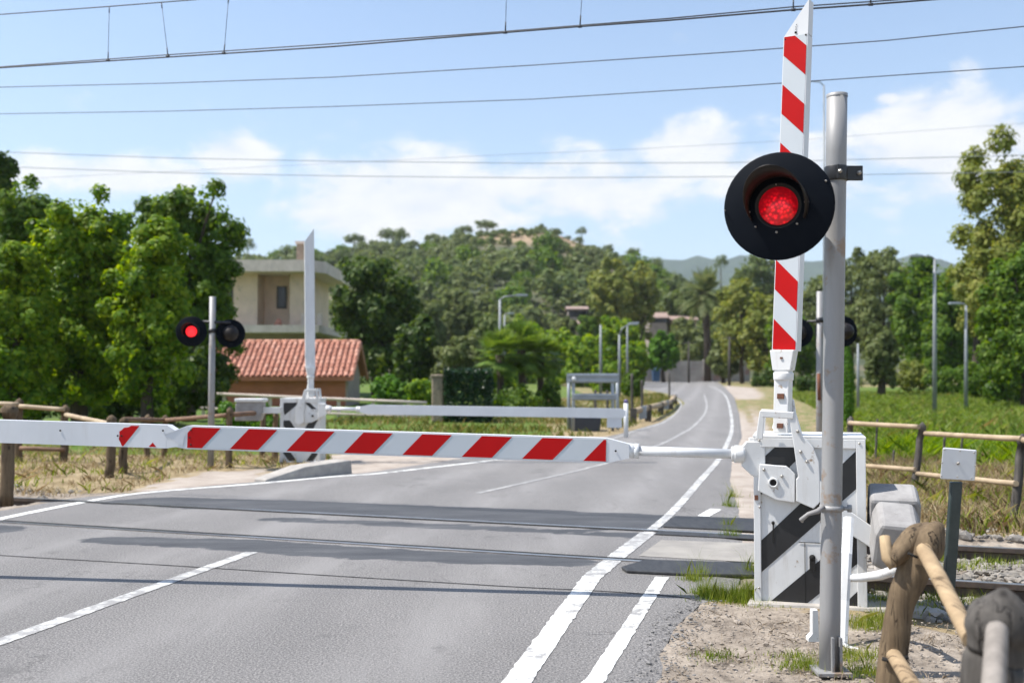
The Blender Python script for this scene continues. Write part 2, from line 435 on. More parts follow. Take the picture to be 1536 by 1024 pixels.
# ------------------------------------------------------------------ mesh builder
class MB:
    def __init__(s):
        s.v, s.f, s.m, s.sm = [], [], [], []

    def add(s, verts, faces, mat=0, smooth=False):
        o = len(s.v)
        s.v += [V(p) for p in verts]
        s.f += [tuple(i + o for i in f) for f in faces]
        s.m += [mat] * len(faces)
        s.sm += [smooth] * len(faces)
        return s

    def box(s, c, ax, ay, az, mat=0):
        """box centred on c with half axes"""
        c, ax, ay, az = V(c), V(ax), V(ay), V(az)
        vs = [c + sx * ax + sy * ay + sz * az for sz in (-1, 1) for sy in (-1, 1) for sx in (-1, 1)]
        return s.add(vs, [(0, 2, 3, 1), (4, 5, 7, 6), (0, 1, 5, 4), (2, 6, 7, 3), (0, 4, 6, 2), (1, 3, 7, 5)], mat)

    def tube(s, pts, rad, n=10, mat=0, smooth=True, caps=True, squash=1.0):
        pts = [V(p) for p in pts]
        if not isinstance(rad, (list, tuple)):
            rad = [rad] * len(pts)
        vs, fs = [], []
        up = None
        for i, p in enumerate(pts):
            d = (pts[min(i + 1, len(pts) - 1)] - pts[max(i - 1, 0)]).normalized()
            if up is None:
                up = V((0, 0, 1)) if abs(d.z) < 0.9 else V((0, 1, 0))
            a = d.cross(up).normalized()
            b2 = a.cross(d).normalized()
            up = b2
            for k in range(n):
                t = 2 * math.pi * k / n
                vs.append(p + rad[i] * (math.cos(t) * a + math.sin(t) * b2 * squash))
        for i in range(len(pts) - 1):
            for k in range(n):
                fs.append((i * n + k, i * n + (k + 1) % n, (i + 1) * n + (k + 1) % n, (i + 1) * n + k))
        s.add(vs, fs, mat, smooth)
        if caps:
            o = len(s.v) - len(vs)
            s.f += [tuple(o + k for k in range(n))[::-1], tuple(o + (len(pts) - 1) * n + k for k in range(n))]
            s.m += [mat, mat]
            s.sm += [False, False]
        return s

    def prism(s, poly, ext, mat=0):
        """polygon (3D points) extruded by a vector"""
        n = len(poly)
        a = [V(p) for p in poly]
        b2 = [p + V(ext) for p in a]
        fs = [tuple(range(n)), tuple(range(2 * n - 1, n - 1, -1))]
        for i in range(n):
            j = (i + 1) % n
            fs.append((i, i + n, j + n, j))
        return s.add(a + b2, fs, mat)

    def lathe(s, c, axis, prof, n=32, mat=0, smooth=True, a0=0.0, a1=None):
        """profile of (radius, along axis) swept round axis"""
        axis = V(axis).normalized()
        up = V((0, 0, 1)) if abs(axis.z) < 0.9 else V((0, 1, 0))
        a = axis.cross(up).normalized()
        b2 = a.cross(axis).normalized()
        full = a1 is None
        a1 = 2 * math.pi if full else a1
        m = n if full else n + 1
        vs = []
        for k in range(m):
            t = a0 + (a1 - a0) * k / n
            d = math.cos(t) * a + math.sin(t) * b2
            for r, h in prof:
                h2 = h(t) if callable(h) else h
                vs.append(V(c) + d * r + axis * h2)
        q = len(prof)
        fs = []
        for k in range(n):
            k2 = (k + 1) % m
            for i in range(q - 1):
                fs.append((k * q + i, k2 * q + i, k2 * q + i + 1, k * q + i + 1))
        return s.add(vs, fs, mat, smooth)

    def build(s, name, mats, parent=None, origin=None, bevel=0.0, fix=True, kind=None):
        o = V(origin) if origin is not None else (parent['_o'] if parent is not None and '_o' in parent else V((0, 0, 0)))
        o = V(o)
        me = bpy.data.meshes.new(name)
        me.from_pydata([(p - o)[:] for p in s.v], [], s.f)
        mats = mats if isinstance(mats, (list, tuple)) else [mats]
        for m in mats:
            me.materials.append(M[m] if isinstance(m, str) else m)
        me.polygons.foreach_set('material_index', s.m)
        me.polygons.foreach_set('use_smooth', s.sm)
        if fix:
            bm = bmesh.new()
            bm.from_mesh(me)
            bmesh.ops.recalc_face_normals(bm, faces=bm.faces)
            bm.to_mesh(me)
            bm.free()
        ob = bpy.data.objects.new(name, me)
        COL.objects.link(ob)
        if parent is not None:
            ob.parent = parent
            ORIG[ob.name] = o
        else:
            ob.location = o
        if bevel:
            bv = ob.modifiers.new('bevel', 'BEVEL')
            bv.width = bevel
            bv.segments = 2
            bv.limit_method = 'ANGLE'
            bv.angle_limit = math.radians(40)
        if kind:
            ob['kind'] = kind
        return ob


ORIG = {}


def tag(o, label, cat, group=None):
    o['label'] = label
    o['category'] = cat
    if group:
        o['group'] = group
    return o


class Thing:
    """an Empty at the thing's base; parts are built in world space and stored relative to it"""

    def __init__(s, name, label, cat, loc, group=None):
        s.o = V(loc)
        s.e = bpy.data.objects.new(name, None)
        s.e.empty_display_size = 0.2
        COL.objects.link(s.e)
        s.e.location = s.o
        tag(s.e, label, cat, group)

    def part(s, mb, name, mats, under=None, bevel=0.0, label=None):
        ob = mb.build(name, mats, under or s.e, s.o, bevel)
        if label:
            ob['label'] = label
        return ob


# numpy leaf / blade / stone clouds -------------------------------------------------------------
def mesh_from_arrays(name, verts, faces_n, mat, corners, smooth=False):
    """verts (Nf, corners, 3) -> separate polygons"""
    nf = verts.shape[0]
    me = bpy.data.meshes.new(name)
    me.vertices.add(nf * corners)
    me.vertices.foreach_set('co', verts.reshape(-1).astype(np.float32))
    me.loops.add(nf * corners)
    me.loops.foreach_set('vertex_index', np.arange(nf * corners, dtype=np.int32))
    me.polygons.add(nf)
    me.polygons.foreach_set('loop_start', np.arange(0, nf * corners, corners, dtype=np.int32))
    me.polygons.foreach_set('loop_total', np.full(nf, corners, dtype=np.int32))
    me.materials.append(M[mat] if isinstance(mat, str) else mat)
    me.update(calc_edges=True)
    me.validate()
    return me


def unit(a):
    return a / (np.linalg.norm(a, axis=1, keepdims=True) + 1e-9)


def leaf_quads(pos, nrm, size, rng, aspect=0.62):
    n = len(pos)
    r = rng.normal(size=(n, 3))
    t = unit(np.cross(nrm, r))
    b = unit(np.cross(nrm, t))
    L = (size * rng.uniform(0.6, 1.3, n))[:, None]
    W = L * aspect
    fold = nrm * L * rng.uniform(-0.25, 0.05, n)[:, None]
    return np.stack([pos - t * L * 0.5, pos + b * W * 0.5 + fold * .5, pos + t * L * 0.5 + fold, pos - b * W * 0.5 + fold * .5], axis=1)


def crown_arrays(c, r, n_lobes, n_leaf, size, rng, lobe=0.36, shell=(0.35, 0.97), up=0.35, flat=1.0, low=-0.9, sq=2.7):
    """leaf clumps on many small lobes spread through an ellipsoid"""
    c, r = np.array(c, float), np.array(r, float)
    d = unit(rng.normal(size=(n_lobes * 3, 3)))
    d = d[d[:, 2] > low][:n_lobes]
    d = d / (np.sum(np.abs(d) ** sq, axis=1, keepdims=True) ** (1 / sq))     # fuller than an ellipsoid
    off = rng.uniform(0, 50)
    wob = np.array([1 + .30 * mnoise.noise(V(p) * 1.7 + V((off, 0, 0))) for p in d])
    d = d * np.clip(wob, .7, 1.12)[:, None]
    k = rng.uniform(shell[0], shell[1], len(d)) ** 0.8
    lc = d * k[:, None] * r
    lr = lobe * float(np.cbrt(np.prod(r))) * rng.uniform(0.55, 1.25, len(d))
    w = lr ** 2 + .15 * lr.mean() ** 2
    which = rng.choice(len(d), n_leaf, p=w / w.sum())
    dd = unit(rng.normal(size=(n_leaf, 3)) + np.array([0, 0, up]))
    rad = lr[which] * rng.uniform(0.3, 1.18, n_leaf) ** 0.8
    pos = lc[which] + dd * rad[:, None] * np.array([1, 1, flat])
    st = rng.random(n_leaf) < 0.10                        # leaves on twigs between the clumps
    ds_ = unit(rng.normal(size=(n_leaf, 3)))
    ds_ = ds_ / (np.sum(np.abs(ds_) ** sq, axis=1, keepdims=True) ** (1 / sq))
    pos[st] = (ds_ * rng.uniform(.2, .9, n_leaf)[:, None] ** .6 * r)[st]
    out = unit(dd + 0.4 * unit(pos / r) + rng.normal(size=(n_leaf, 3)) * 0.33 + np.array([0, 0, 0.2]))
    return pos + c, out, lc + c


def crown_mesh(name, c, r, n_lobes, n_leaf, size, mat, rng, base, **kw):
    pos, nrm, lc = crown_arrays(c, r, n_lobes, n_leaf, size, rng, **kw)
    q = leaf_quads(pos, nrm, size, rng)
    q -= np.array(base)
    return mesh_from_arrays(name, q, None, mat, 4), lc


def link(name, me, parent=None, loc=None):
    ob = bpy.data.objects.new(name, me)
    COL.objects.link(ob)
    if parent is not None:
        ob.parent = parent
    if loc is not None:
        ob.location = loc
    return ob


def tree(name, label, px, top, bot, hw, D, mat, n_lobes=26, n_leaf=7000, size=0.2, trunk_r=0.16, seed=1, group=None, cat='tree',
         base_px=None, depth=1.0, **kw):
    """crown spans the measured width and height at distance D, trunk stands on the ground"""
    rng = np.random.default_rng(seed)
    a, b2 = P(px, top, D), P(px, bot, D)
    cz = (a.z + b2.z) / 2
    rx = hw / F * D
    rz = (a.z - b2.z) / 2
    base = V(((base_px if base_px is not None else px) - CX, 0, 0))
    base = V(((P(base_px, 560, D).x if base_px is not None else a.x), D, gh(D)))
    t = Thing(name, label, cat, base, group)
    lob = kw.get('lobe', 0.36)
    s_ = 1 - lob * 0.5
    me, lc = crown_mesh('crown', (a.x, D, cz), (rx * s_, rx * depth * s_, rz * s_), n_lobes, n_leaf, size, mat, rng, base, **kw)
    link('crown', me, t.e)
    mb = MB()
    top_p = V((a.x, D, cz + rz * 0.35))
    mid = base.lerp(top_p, 0.5) + V((rng.uniform(-.1, .1) * rx, 0, 0))
    mb.tube([base - V((0, 0, .1)), base.lerp(mid, .5) + V((rng.uniform(-.05, .05) * rx, 0, 0)), mid, top_p], [trunk_r * 1.25, trunk_r, trunk_r * .75, trunk_r * .25], 8)
    for k in rng.choice(len(lc), min(9, len(lc)), replace=False):
        e = V(lc[k])
        st = base.lerp(top_p, float(rng.uniform(.3, .7)))
        mb.tube([st, st.lerp(e, .5) + V((0, 0, .12 * rz)), e], [trunk_r * .45, trunk_r * .28, trunk_r * .1], 5, caps=False)
    t.part(mb, 'trunk', 'bark')
    return t


def bush(name, label, px, top, bot, hw, D, mat, n_lobes=22, n_leaf=4000, size=0.14, seed=1, group=None, cat='bush', depth=1.0, **kw):
    rng = np.random.default_rng(seed)
    a, b2 = P(px, top, D), P(px, bot, D)
    rx = hw / F * D
    rz = (a.z - b2.z) / 2
    base = (a.x, D, gh(D))
    kw.setdefault('low', -0.98)
    lob = kw.get('lobe', 0.36)
    s_ = 1 - lob * 0.5
    me, lc = crown_mesh(name, (a.x, D, (a.z + b2.z) / 2), (rx * s_, rx * depth * s_, rz * s_), n_lobes, n_leaf, size, mat, rng, base, **kw)
    ob = link(name, me, None, base)
    return tag(ob, label, cat, group)


def blades(name, xy, h, w, mat, rng, lean=0.35, zf=None):
    n = len(xy)
    z = np.array([zf(p[0], p[1]) for p in xy]) if zf else np.zeros(n)
    base = np.column_stack([xy, z])
    ang = rng.uniform(0, 2 * np.pi, n)
    side = np.column_stack([np.cos(ang), np.sin(ang), np.zeros(n)])
    hh = h * rng.uniform(0.45, 1.25, n)
    ww = w * rng.uniform(0.6, 1.3, n)
    ln = rng.normal(size=(n, 2)) * lean
    tip = base + np.column_stack([ln[:, 0] * hh, ln[:, 1] * hh, hh])
    mid = base + np.column_stack([ln[:, 0] * hh * .3, ln[:, 1] * hh * .3, hh * .55])
    q = np.stack([base - side * ww[:, None] * .5, base + side * ww[:, None] * .5, mid + side * ww[:, None] * .38, tip, mid - side * ww[:, None] * .38], axis=1)
    return mesh_from_arrays(name, q, None, mat, 5)


ICO = None


def stones_mesh(name, pts, size, mat, rng, flat=0.6):
    """many little rocks in one mesh"""
    global ICO
    if ICO is None:
        bm = bmesh.new()
        bmesh.ops.create_icosphere(bm, subdivisions=1, radius=1)
        ICO = (np.array([v.co[:] for v in bm.verts]), np.array([[v.index for v in f.verts] for f in bm.faces]))
        bm.free()
    v0, f0 = ICO
    n = len(pts)
    s = size * rng.lognormal(0, 0.45, n)
    sc = np.stack([s * rng.uniform(.7, 1.4, n), s * rng.uniform(.7, 1.3, n), s * flat * rng.uniform(.6, 1.2, n)], axis=1)
    vv = v0[None] * rng.uniform(.72, 1.2, (n, len(v0), 1)) * sc[:, None, :]
    a = rng.uniform(0, 2 * np.pi, n)
    ca, sa = np.cos(a)[:, None], np.sin(a)[:, None]
    x, y = vv[..., 0] * ca - vv[..., 1] * sa, vv[..., 0] * sa + vv[..., 1] * ca
    vv = np.stack([x, y, vv[..., 2]], axis=2) + np.asarray(pts)[:, None, :]
    ff = (f0[None] + (np.arange(n) * len(v0))[:, None, None]).reshape(-1, 3)
    me = bpy.data.meshes.new(name)
    me.from_pydata(vv.reshape(-1, 3).tolist(), [], ff.tolist())
    me.materials.append(M[mat])
    return me


def pip(poly, x, y):
    """points in polygon, numpy"""
    x, y = np.asarray(x), np.asarray(y)
    ins = np.zeros(x.shape, bool)
    n = len(poly)
    for i in range(n):
        x1, y1 = poly[i][:2]
        x2, y2 = poly[(i + 1) % n][:2]
        c = ((y1 > y) != (y2 > y))
        with np.errstate(divide='ignore', invalid='ignore'):
            ins ^= c & (x < (x2 - x1) * (y - y1) / (y2 - y1 + 1e-12) + x1)
    return ins


def gpoly(pxs):
    return [tuple(G(*p)[:2]) for p in pxs]


# ------------------------------------------------------------------ road and ground layout
XL = [(-14, -11.2), (4.86, -7.0), (10.5, -5.85), (12.3, -5.35), (14.1, -3.67), (15.45, -2.25), (24.6, 2.38), (27.3, 3.3), (32, 4.75), (42.3, 7.1),
      (51.3, 8.9), (57.9, 9.75), (69.8, 10.9), (95, 11.0), (121, 9.0), (131, 5.0)]
XR = [(-14, -3.65), (4.86, .66), (5.5, .84), (5.96, .96), (6.59, 1.24), (7.07, 1.60), (7.8, 1.82), (10.8, 2.45), (14.3, 3.12), (17.6, 3.88), (24.3, 5.6),
      (39.3, 8.95), (60.5, 13.5), (88, 18.9), (115, 24), (131, 27)]


def interp(tab, d):
    return float(np.interp(d, [t[0] for t in tab], [t[1] for t in tab]))


# track: two rails
R_NEAR, R_FAR = 8.385, 10.10           # depth of each rail at X = 0
TRX, TRY = 1 / math.hypot(1, SL), -SL / math.hypot(1, SL)   # along the track, to the right
CTR = (R_NEAR + R_FAR) / 2


def track_perp(x, y):
    """signed distance from the track's centre line, positive away from the camera"""
    return (y - (CTR - SL * x)) * TRX


DIRT = gpoly([(890, 1023), (940, 939), (980, 890), (1135, 907), (1300, 915), (1536, 960)]) + [(4.5, 4.2), (3.5, 1.5), (-.4, 1.5), (-.5, 3.0)]
CONC = gpoly([(1050, 850), (1010, 778), (1088, 716), (1108, 650), (1108, 606), (1128, 604), (1150, 640), (1200, 700), (1215, 790), (1220, 850)])
APRON = gpoly([(380, 728), (528, 690), (480, 684), (560, 676), (700, 668), (900, 652), (930, 656), (560, 716)])
LEFTDIRT = gpoly([(150, 748), (290, 706), (430, 700), (400, 722), (300, 745)])
GREEN_R = [tuple(G(1285, 655)[:2]), tuple(G(1536, 690)[:2]), (30, 14), (110, 40), (110, 92), (24, 92), (17.5, 45)]
GREEN_L = gpoly([(560, 655), (840, 652), (930, 640), (1000, 608), (1000, 590), (850, 600), (560, 618), (330, 640)])
FARLAYBY = gpoly([(1104, 600), (1140, 598), (1140, 590), (1130, 582), (1062, 576), (1090, 590)])


def build_ground():
    xs = np.unique(np.concatenate([np.arange(-13, 13.01, .16), np.linspace(-60, -13, 50), np.linspace(13, 90, 70), np.linspace(-3500, -60, 22), np.linspace(90, 3500, 22)]))
    ys = np.unique(np.concatenate([np.arange(2, 24.01, .16), np.linspace(-30, 2, 22), np.linspace(24, 40, 40), np.linspace(40, 170, 130), np.linspace(170, 3100, 22)]))
    X, Y = np.meshgrid(xs, ys)
    Z = 0.008 * (np.clip(Y, 40, 170) - 40)
    xl = np.interp(Y, [t[0] for t in XL], [t[1] for t in XL])
    xr = np.interp(Y, [t[0] for t in XR], [t[1] for t in XR])
    road = (X > xl + .1) & (X < xr - .1) & (Y < 131)
    off = ~((X > xl - .25) & (X < xr + .25))
    tp = (Y - (CTR - SL * X)) * TRX
    Z = np.where(road, Z - .05, Z)
    bed = np.clip((1.75 - np.abs(tp)) / .35, 0, 1)
    right_ok = X > 2.2
    Z = np.where(off & (right_ok | (X < 0)), Z - .13 * bed, Z)
    rough = np.array([mnoise.noise(V((x * 1.3, y * 1.3, 0))) for x, y in zip(X.ravel(), Y.ravel())]).reshape(X.shape)
    rough2 = np.array([mnoise.noise(V((x * 5, y * 5, 3))) for x, y in zip(X.ravel(), Y.ravel())]).reshape(X.shape)
    near = (Y < 60) & (Y > -5) & off
    Z = np.where(near & (bed < .2), Z + .035 * np.clip(rough, -.6, 1) + .014 * rough2 - .012, Z)
    zone = np.zeros(X.shape + (4,))
    zone[..., 3] = 1
    zone[..., 0] = 1.0
    far_green = (Y > 60) | (X < -40) | (X > 60)
    zone[..., 1] = np.where(far_green, .55, .12)
    zone[..., 1] = np.where((X < 1) & (Y > 19), .7, zone[..., 1])
    zone[..., 1] = np.where((X > 5) & (Y > 16), .42, zone[..., 1])

    def soft(poly):
        w = np.zeros(X.shape)
        sp_ = .2 + .012 * np.clip(Y - 6, 0, 60)
        for dx in (-1, 0, 1):
            for dy in (-1, 0, 1):
                w += pip(poly, X + dx * sp_, Y + dy * sp_)
        return w / 9
    w = soft(DIRT)
    zone[..., 0] = zone[..., 0] * (1 - w) + .20 * w
    zone[..., 1] *= (1 - w)
    w = np.clip((1.9 - np.abs(tp)) / .3, 0, 1)
    zone[..., 0] = zone[..., 0] * (1 - w) + .1 * w
    for pl, k in ((CONC, 1.0), (APRON, .95), (LEFTDIRT, .7), (FARLAYBY, 1.0)):
        zone[..., 2] = np.maximum(zone[..., 2], soft(pl) * k)
    for pl, k in ((GREEN_R, 1.0), (GREEN_L, .42)):
        zone[..., 1] = np.maximum(zone[..., 1], soft(pl) * k)
    nx, ny = len(xs), len(ys)
    idx = np.arange(nx * ny).reshape(ny, nx)
    f = np.stack([idx[:-1, :-1], idx[:-1, 1:], idx[1:, 1:], idx[1:, :-1]], axis=-1).reshape(-1, 4)
    me = bpy.data.meshes.new('ground')
    me.from_pydata(np.stack([X, Y, Z], -1).reshape(-1, 3).tolist(), [], f.tolist())
    at = me.color_attributes.new('zone', 'FLOAT_COLOR', 'POINT')
    at.data.foreach_set('color', zone.reshape(-1).astype(np.float32))
    me.polygons.foreach_set('use_smooth', [True] * len(me.polygons))
    me.materials.append(M['ground'])
    ob = link('ground', me)
    ob['kind'] = 'structure'


build_ground()


PATCHES = [gpoly(q) for q in (
    [(130, 755), (250, 746), (520, 755), (1012, 774), (1000, 797), (800, 787), (500, 770), (330, 766)],
    [(640, 786), (985, 802), (975, 810), (800, 800), (560, 790), (380, 781), (380, 776)],
    [(120, 805), (350, 810), (560, 824), (740, 833), (900, 840), (890, 852), (730, 848), (520, 840), (300, 824), (110, 814)],
    [(-80, 784), (50, 792), (0, 804), (-80, 803)])]


def build_road():
    ds = np.unique(np.concatenate([np.arange(-14, 2, 2.), np.arange(2, 26, .2), np.arange(26, 40, 1.), np.arange(40, 131.1, 1.5)]))
    mb = MB()
    vs, fs = [], []
    n = 48
    for d in ds:
        a, b2 = interp(XL, d), interp(XR, d)
        if 2 < d < 26:
            a += .05 * mnoise.noise(V((d * 1.7, 0, 0))) + .025 * mnoise.noise(V((d * 6, 4, 0)))
            b2 += (.06 * mnoise.noise(V((d * 2.1, 9, 0))) + .04 * mnoise.noise(V((d * 7, 5, 0)))) * (1 if d < 6.8 else .5)
        for k in range(n + 1):
            t = k / n
            vs.append((a + (b2 - a) * t, d, gh(d) + .012 + (-.012 if k in (0, n) else 0)))
    for i in range(len(ds) - 1):
        for k in range(n):
            fs.append((i * (n + 1) + k, i * (n + 1) + k + 1, (i + 1) * (n + 1) + k + 1, (i + 1) * (n + 1) + k))
    mb.add(vs, fs)
    ob = mb.build('road', 'asphalt', kind='structure')
    va = np.array(vs)
    w = np.zeros(len(va))
    for pl in PATCHES:
        q = np.zeros(len(va))
        for dx in (-.16, 0, .16):
            for dy in (-.1, 0, .1):
                q += pip(pl, va[:, 0] + dx, va[:, 1] + dy)
        w = np.maximum(w, q / 9)
    a_ = ob.data.attributes.new('track', 'FLOAT', 'POINT')
    edge = np.interp(va[:, 1], [-14, 4.86, 7.3, 9.45, 17.6, 28.7, 40, 72, 131], [-4.3, .10, .59, 1.31, 3.67, 6.3, 8.8, 15.6, 27])
    off = edge - va[:, 0]                              # metres left of the right edge line
    tr_ = sum(np.exp(-((off - c_) / .30) ** 2) for c_ in (.75, 2.25, 3.75, 5.2))
    a_.data.foreach_set('value', np.clip(tr_, 0, 1).astype(np.float32))
    a_ = ob.data.attributes.new('patch', 'FLOAT', 'POINT')
    a_.data.foreach_set('value', w.astype(np.float32))


build_road()
ROADZ = .012


def strip(name, pts, width, mat, z=ROADZ + .004, seed=0, ragged=.012, widths=None):
    """painted line along world points"""
    pts = [V((p[0], p[1], 0)) for p in pts]
    dense = []
    if len(pts) > 3:                                   # smooth curve through the points
        sm = []
        for i in range(len(pts) - 1):
            p0, p1, p2, p3 = pts[max(i - 1, 0)], pts[i], pts[i + 1], pts[min(i + 2, len(pts) - 1)]
            for t in (0, .25, .5, .75):
                sm.append(.5 * (2 * p1 + (p2 - p0) * t + (2 * p0 - 5 * p1 + 4 * p2 - p3) * t * t + (3 * p1 - p0 - 3 * p2 + p3) * t ** 3))
        pts = sm + [pts[-1]]
    for a, b2 in zip(pts, pts[1:]):
        k = max(1, int((b2 - a).length / .05)) if a.y < 26 else max(1, int((b2 - a).length / 1.0))
        for i in range(k):
            dense.append(a.lerp(b2, i / k))
    dense.append(pts[-1])
    vs, fs = [], []
    for i, p in enumerate(dense):
        d = (dense[min(i + 1, len(dense) - 1)] - dense[max(i - 1, 0)]).normalized()
        nrm = V((d.y, -d.x, 0))
        w = width / 2
        for sgn in (-1, 1):
            q = p + nrm * sgn * (w + ragged * (mnoise.noise(V((i * .9, seed + sgn * 3, 0))) + .6 * mnoise.noise(V((i * 2.7, seed + sgn * 5, 0)))))
            vs.append((q.x, q.y, gh(q.y) + z))
    for i in range(len(dense) - 1):
        fs.append((2 * i, 2 * i + 1, 2 * i + 3, 2 * i + 2))
    mb = MB().add(vs, fs)
    return mb.build(name, mat, kind='structure')


def gl(*pxs):
    return [G(*p) for p in pxs]


# right edge line, the second line beside it, the centre line and the left edge line
strip('edge_line', [(-3.2, -10, 0), (-.62, 2)] + gl((777, 1024), (888, 868)), .14, 'line', seed=1)
strip('edge_line', gl((888, 868), (924, 838), (973, 800)), .15, 'line_worn', seed=2)
strip('edge_line', gl((973, 800), (1012, 766), (1052, 720), (1078, 690), (1093, 661), (1098, 641), (1096, 619), (1090, 597), (1080, 586), (1062, 578)), .10, 'line_worn', seed=3)
strip('shoulder_line', [(.1, 4.2)] + gl((893, 1024), (993, 868)), .095, 'line', seed=4)
strip('shoulder_line', gl((1055, 776), (1074, 765)), .13, 'line', seed=5)
strip('centre_line', [(-4.1, 1.0)] + gl((0, 966), (378, 830)), .115, 'line_worn', seed=6, ragged=.012)
strip('centre_line', gl((717, 741), (905, 697), (991, 667), (1022, 651), (1040, 640), (1057, 621), (1060, 606), (1056, 592)), .09, 'line_faint', seed=7)
strip('edge_line', [(-6.3, 6.5)] + gl((-60, 800), (0, 780), (150, 750), (232, 739), (380, 727), (500, 716), (560, 712), (640, 703), (760, 689)), .12, 'line', seed=8)
strip('edge_line', gl((760, 689), (830, 676), (920, 658), (951, 647), (993, 635), (1014, 620), (1022, 607), (1016, 599)), .10, 'line_faint', seed=10)


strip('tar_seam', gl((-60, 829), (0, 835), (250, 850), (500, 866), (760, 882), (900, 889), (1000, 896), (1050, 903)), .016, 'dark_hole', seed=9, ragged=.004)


# ------------------------------------------------------------------ the railway
def build_track():
    t = Thing('railway_track', 'pair of steel rails sunk across the road and leaving through ballast on both sides', 'railway track', (0, CTR, 0))
    for d0, inner in ((R_NEAR, 1), (R_FAR, -1)):
        mb = MB()
        a, b2 = V((-16, d0 + 16 * SL, 0)), V((14, d0 - 14 * SL, 0))
        d = (b2 - a).normalized()
        n = V((-d.y, d.x, 0))
        prof = [(-.033, .016), (.033, .016), (.035, -.02), (.010, -.035), (.010, -.12), (.07, -.14), (-.07, -.14), (-.010, -.12), (-.010, -.035), (-.035, -.02)]
        mb.prism([a + n * x + V((0, 0, z)) for x, z in prof], b2 - a, 0)
        mb.box((a + b2) / 2 + V((0, 0, .0175)), (b2 - a) / 2, n * .026, V((0, 0, .0015)), 1)
        r = t.part(mb, 'rail', ['rail_steel', 'rail_top'])
        # dark wheel groove along the inner side in the road
        g0 = V((interp(XL, d0 + 1.6) + .4, 0, 0))
        xa, xb = -5.4, 2.2
        ga, gb = V((xa, d0 - SL * xa, ROADZ + .0045)), V((xb, d0 - SL * xb, ROADZ + .0045))
        mg = MB()
        mg.box((ga + gb) / 2 + n * inner * .068, (gb - ga) / 2, n * .026, V((0, 0, .0012)))
        t.part(mg, 'wheel_groove', 'dark_hole', under=r)


build_track()


def slab(name, pxs, h, mat, label, cat, amp=.02):
    pts = [V((p.x, p.y, .014)) for p in gl(*pxs)]
    c = sum(pts, V((0, 0, 0))) / len(pts)
    mb = MB().prism(pts, (0, 0, h))
    ob = mb.build(name, mat, origin=(c.x, c.y, 0), bevel=.006)
    return tag(ob, label, cat)


slab('rubber_mat', [(932, 856), (968, 845), (1128, 850), (1132, 868), (1040, 867), (940, 862)], .022, 'rubber', 'black ribbed rubber crossing panel beside the near rail, close to the weeds', 'rubber mat')
slab('rubber_mat', [(1012, 777), (1135, 781), (1140, 800), (995, 793)], .014, 'rubber', 'black rubber crossing panel beyond the far rail, behind the striped cabinet', 'rubber mat')
slab('rubber_mat', [(988, 800), (1138, 806), (1140, 812), (982, 804)], .012, 'rubber', 'narrow black rubber strip between the two rails beside the far rail', 'rubber mat')


pts_ = [V((p.x, p.y, .014)) for p in gl((958, 836), (992, 812), (1138, 817), (1138, 846))]
MB().prism(pts_, (0, 0, .002)).build('concrete_pad', 'pad', kind='structure')


def build_kerb():
    mb = MB()
    a, b2 = G(400, 724), G(529, 711)
    d = (b2 - a).normalized()
    n = V((-d.y, d.x, 0))
    low = [a, b2, b2 + n * .42 - d * .05, a + n * .30]
    hs = (.05, .215, .215, .05)
    q = a.lerp(b2, .45)
    low = [a, q, b2, b2 + n * .42 - d * .02, q + n * .4, a + n * .30]
    hs = (.045, .175, .215, .215, .175, .045)
    top = [p + V((0, 0, h)) + n * .03 * (1 if i < 3 else -.2) for i, (p, h) in enumerate(zip(low, hs))]
    low = [p - V((0, 0, .05)) for p in low]
    mb.add(low + top, [(0, 1, 4, 5), (1, 2, 3, 4), (6, 7, 10, 11), (7, 8, 9, 10)] + [(i, (i + 1) % 6, 6 + (i + 1) % 6, 6 + i) for i in range(6)])
    ob = mb.build('kerb', 'concrete', origin=a, bevel=.015)
    ob['kind'] = 'structure'


build_kerb()

# concrete footing and foundation behind the near cabinet
mb = MB()
fp = [(p.x, p.y, -.1) for p in gl((1120, 909), (1300, 917), (1425, 922), (1300, 893), (1130, 888))]
mb.prism([V(p) for p in fp], (0, 0, .125))
mb.build('footing', 'concrete', bevel=.02, kind='structure')


# ------------------------------------------------------------------ barrier machine
def stripe_cut(u0, u1, lo, hi, period, slope, phase):
    """diagonal stripes inside rectangle u in [u0,u1], v in [lo,hi]: polygons"""
    polys = []
    h = hi - lo
    k = -3
    while True:
        s0 = phase + k * period
        s1 = s0 + period / 2
        if min(s0, s0 + slope) > u1:
            break
        quad = [(s0, lo), (s1, lo), (s1 + slope, hi), (s0 + slope, hi)]

        def clip(pl, f):
            out = []
            for (p, q) in zip(pl, pl[1:] + pl[:1]):
                a, b2 = f(p), f(q)
                if a >= 0:
                    out.append(p)
                if (a >= 0) != (b2 >= 0):
                    t = a / (a - b2)
                    out.append((p[0] + (q[0] - p[0]) * t, p[1] + (q[1] - p[1]) * t))
            return out
        pl = clip(quad, lambda p: p[0] - u0)
        if pl:
            pl = clip(pl, lambda p: u1 - p[0])
        if len(pl) >= 3:
            polys.append(pl)
        k += 1
    return polys


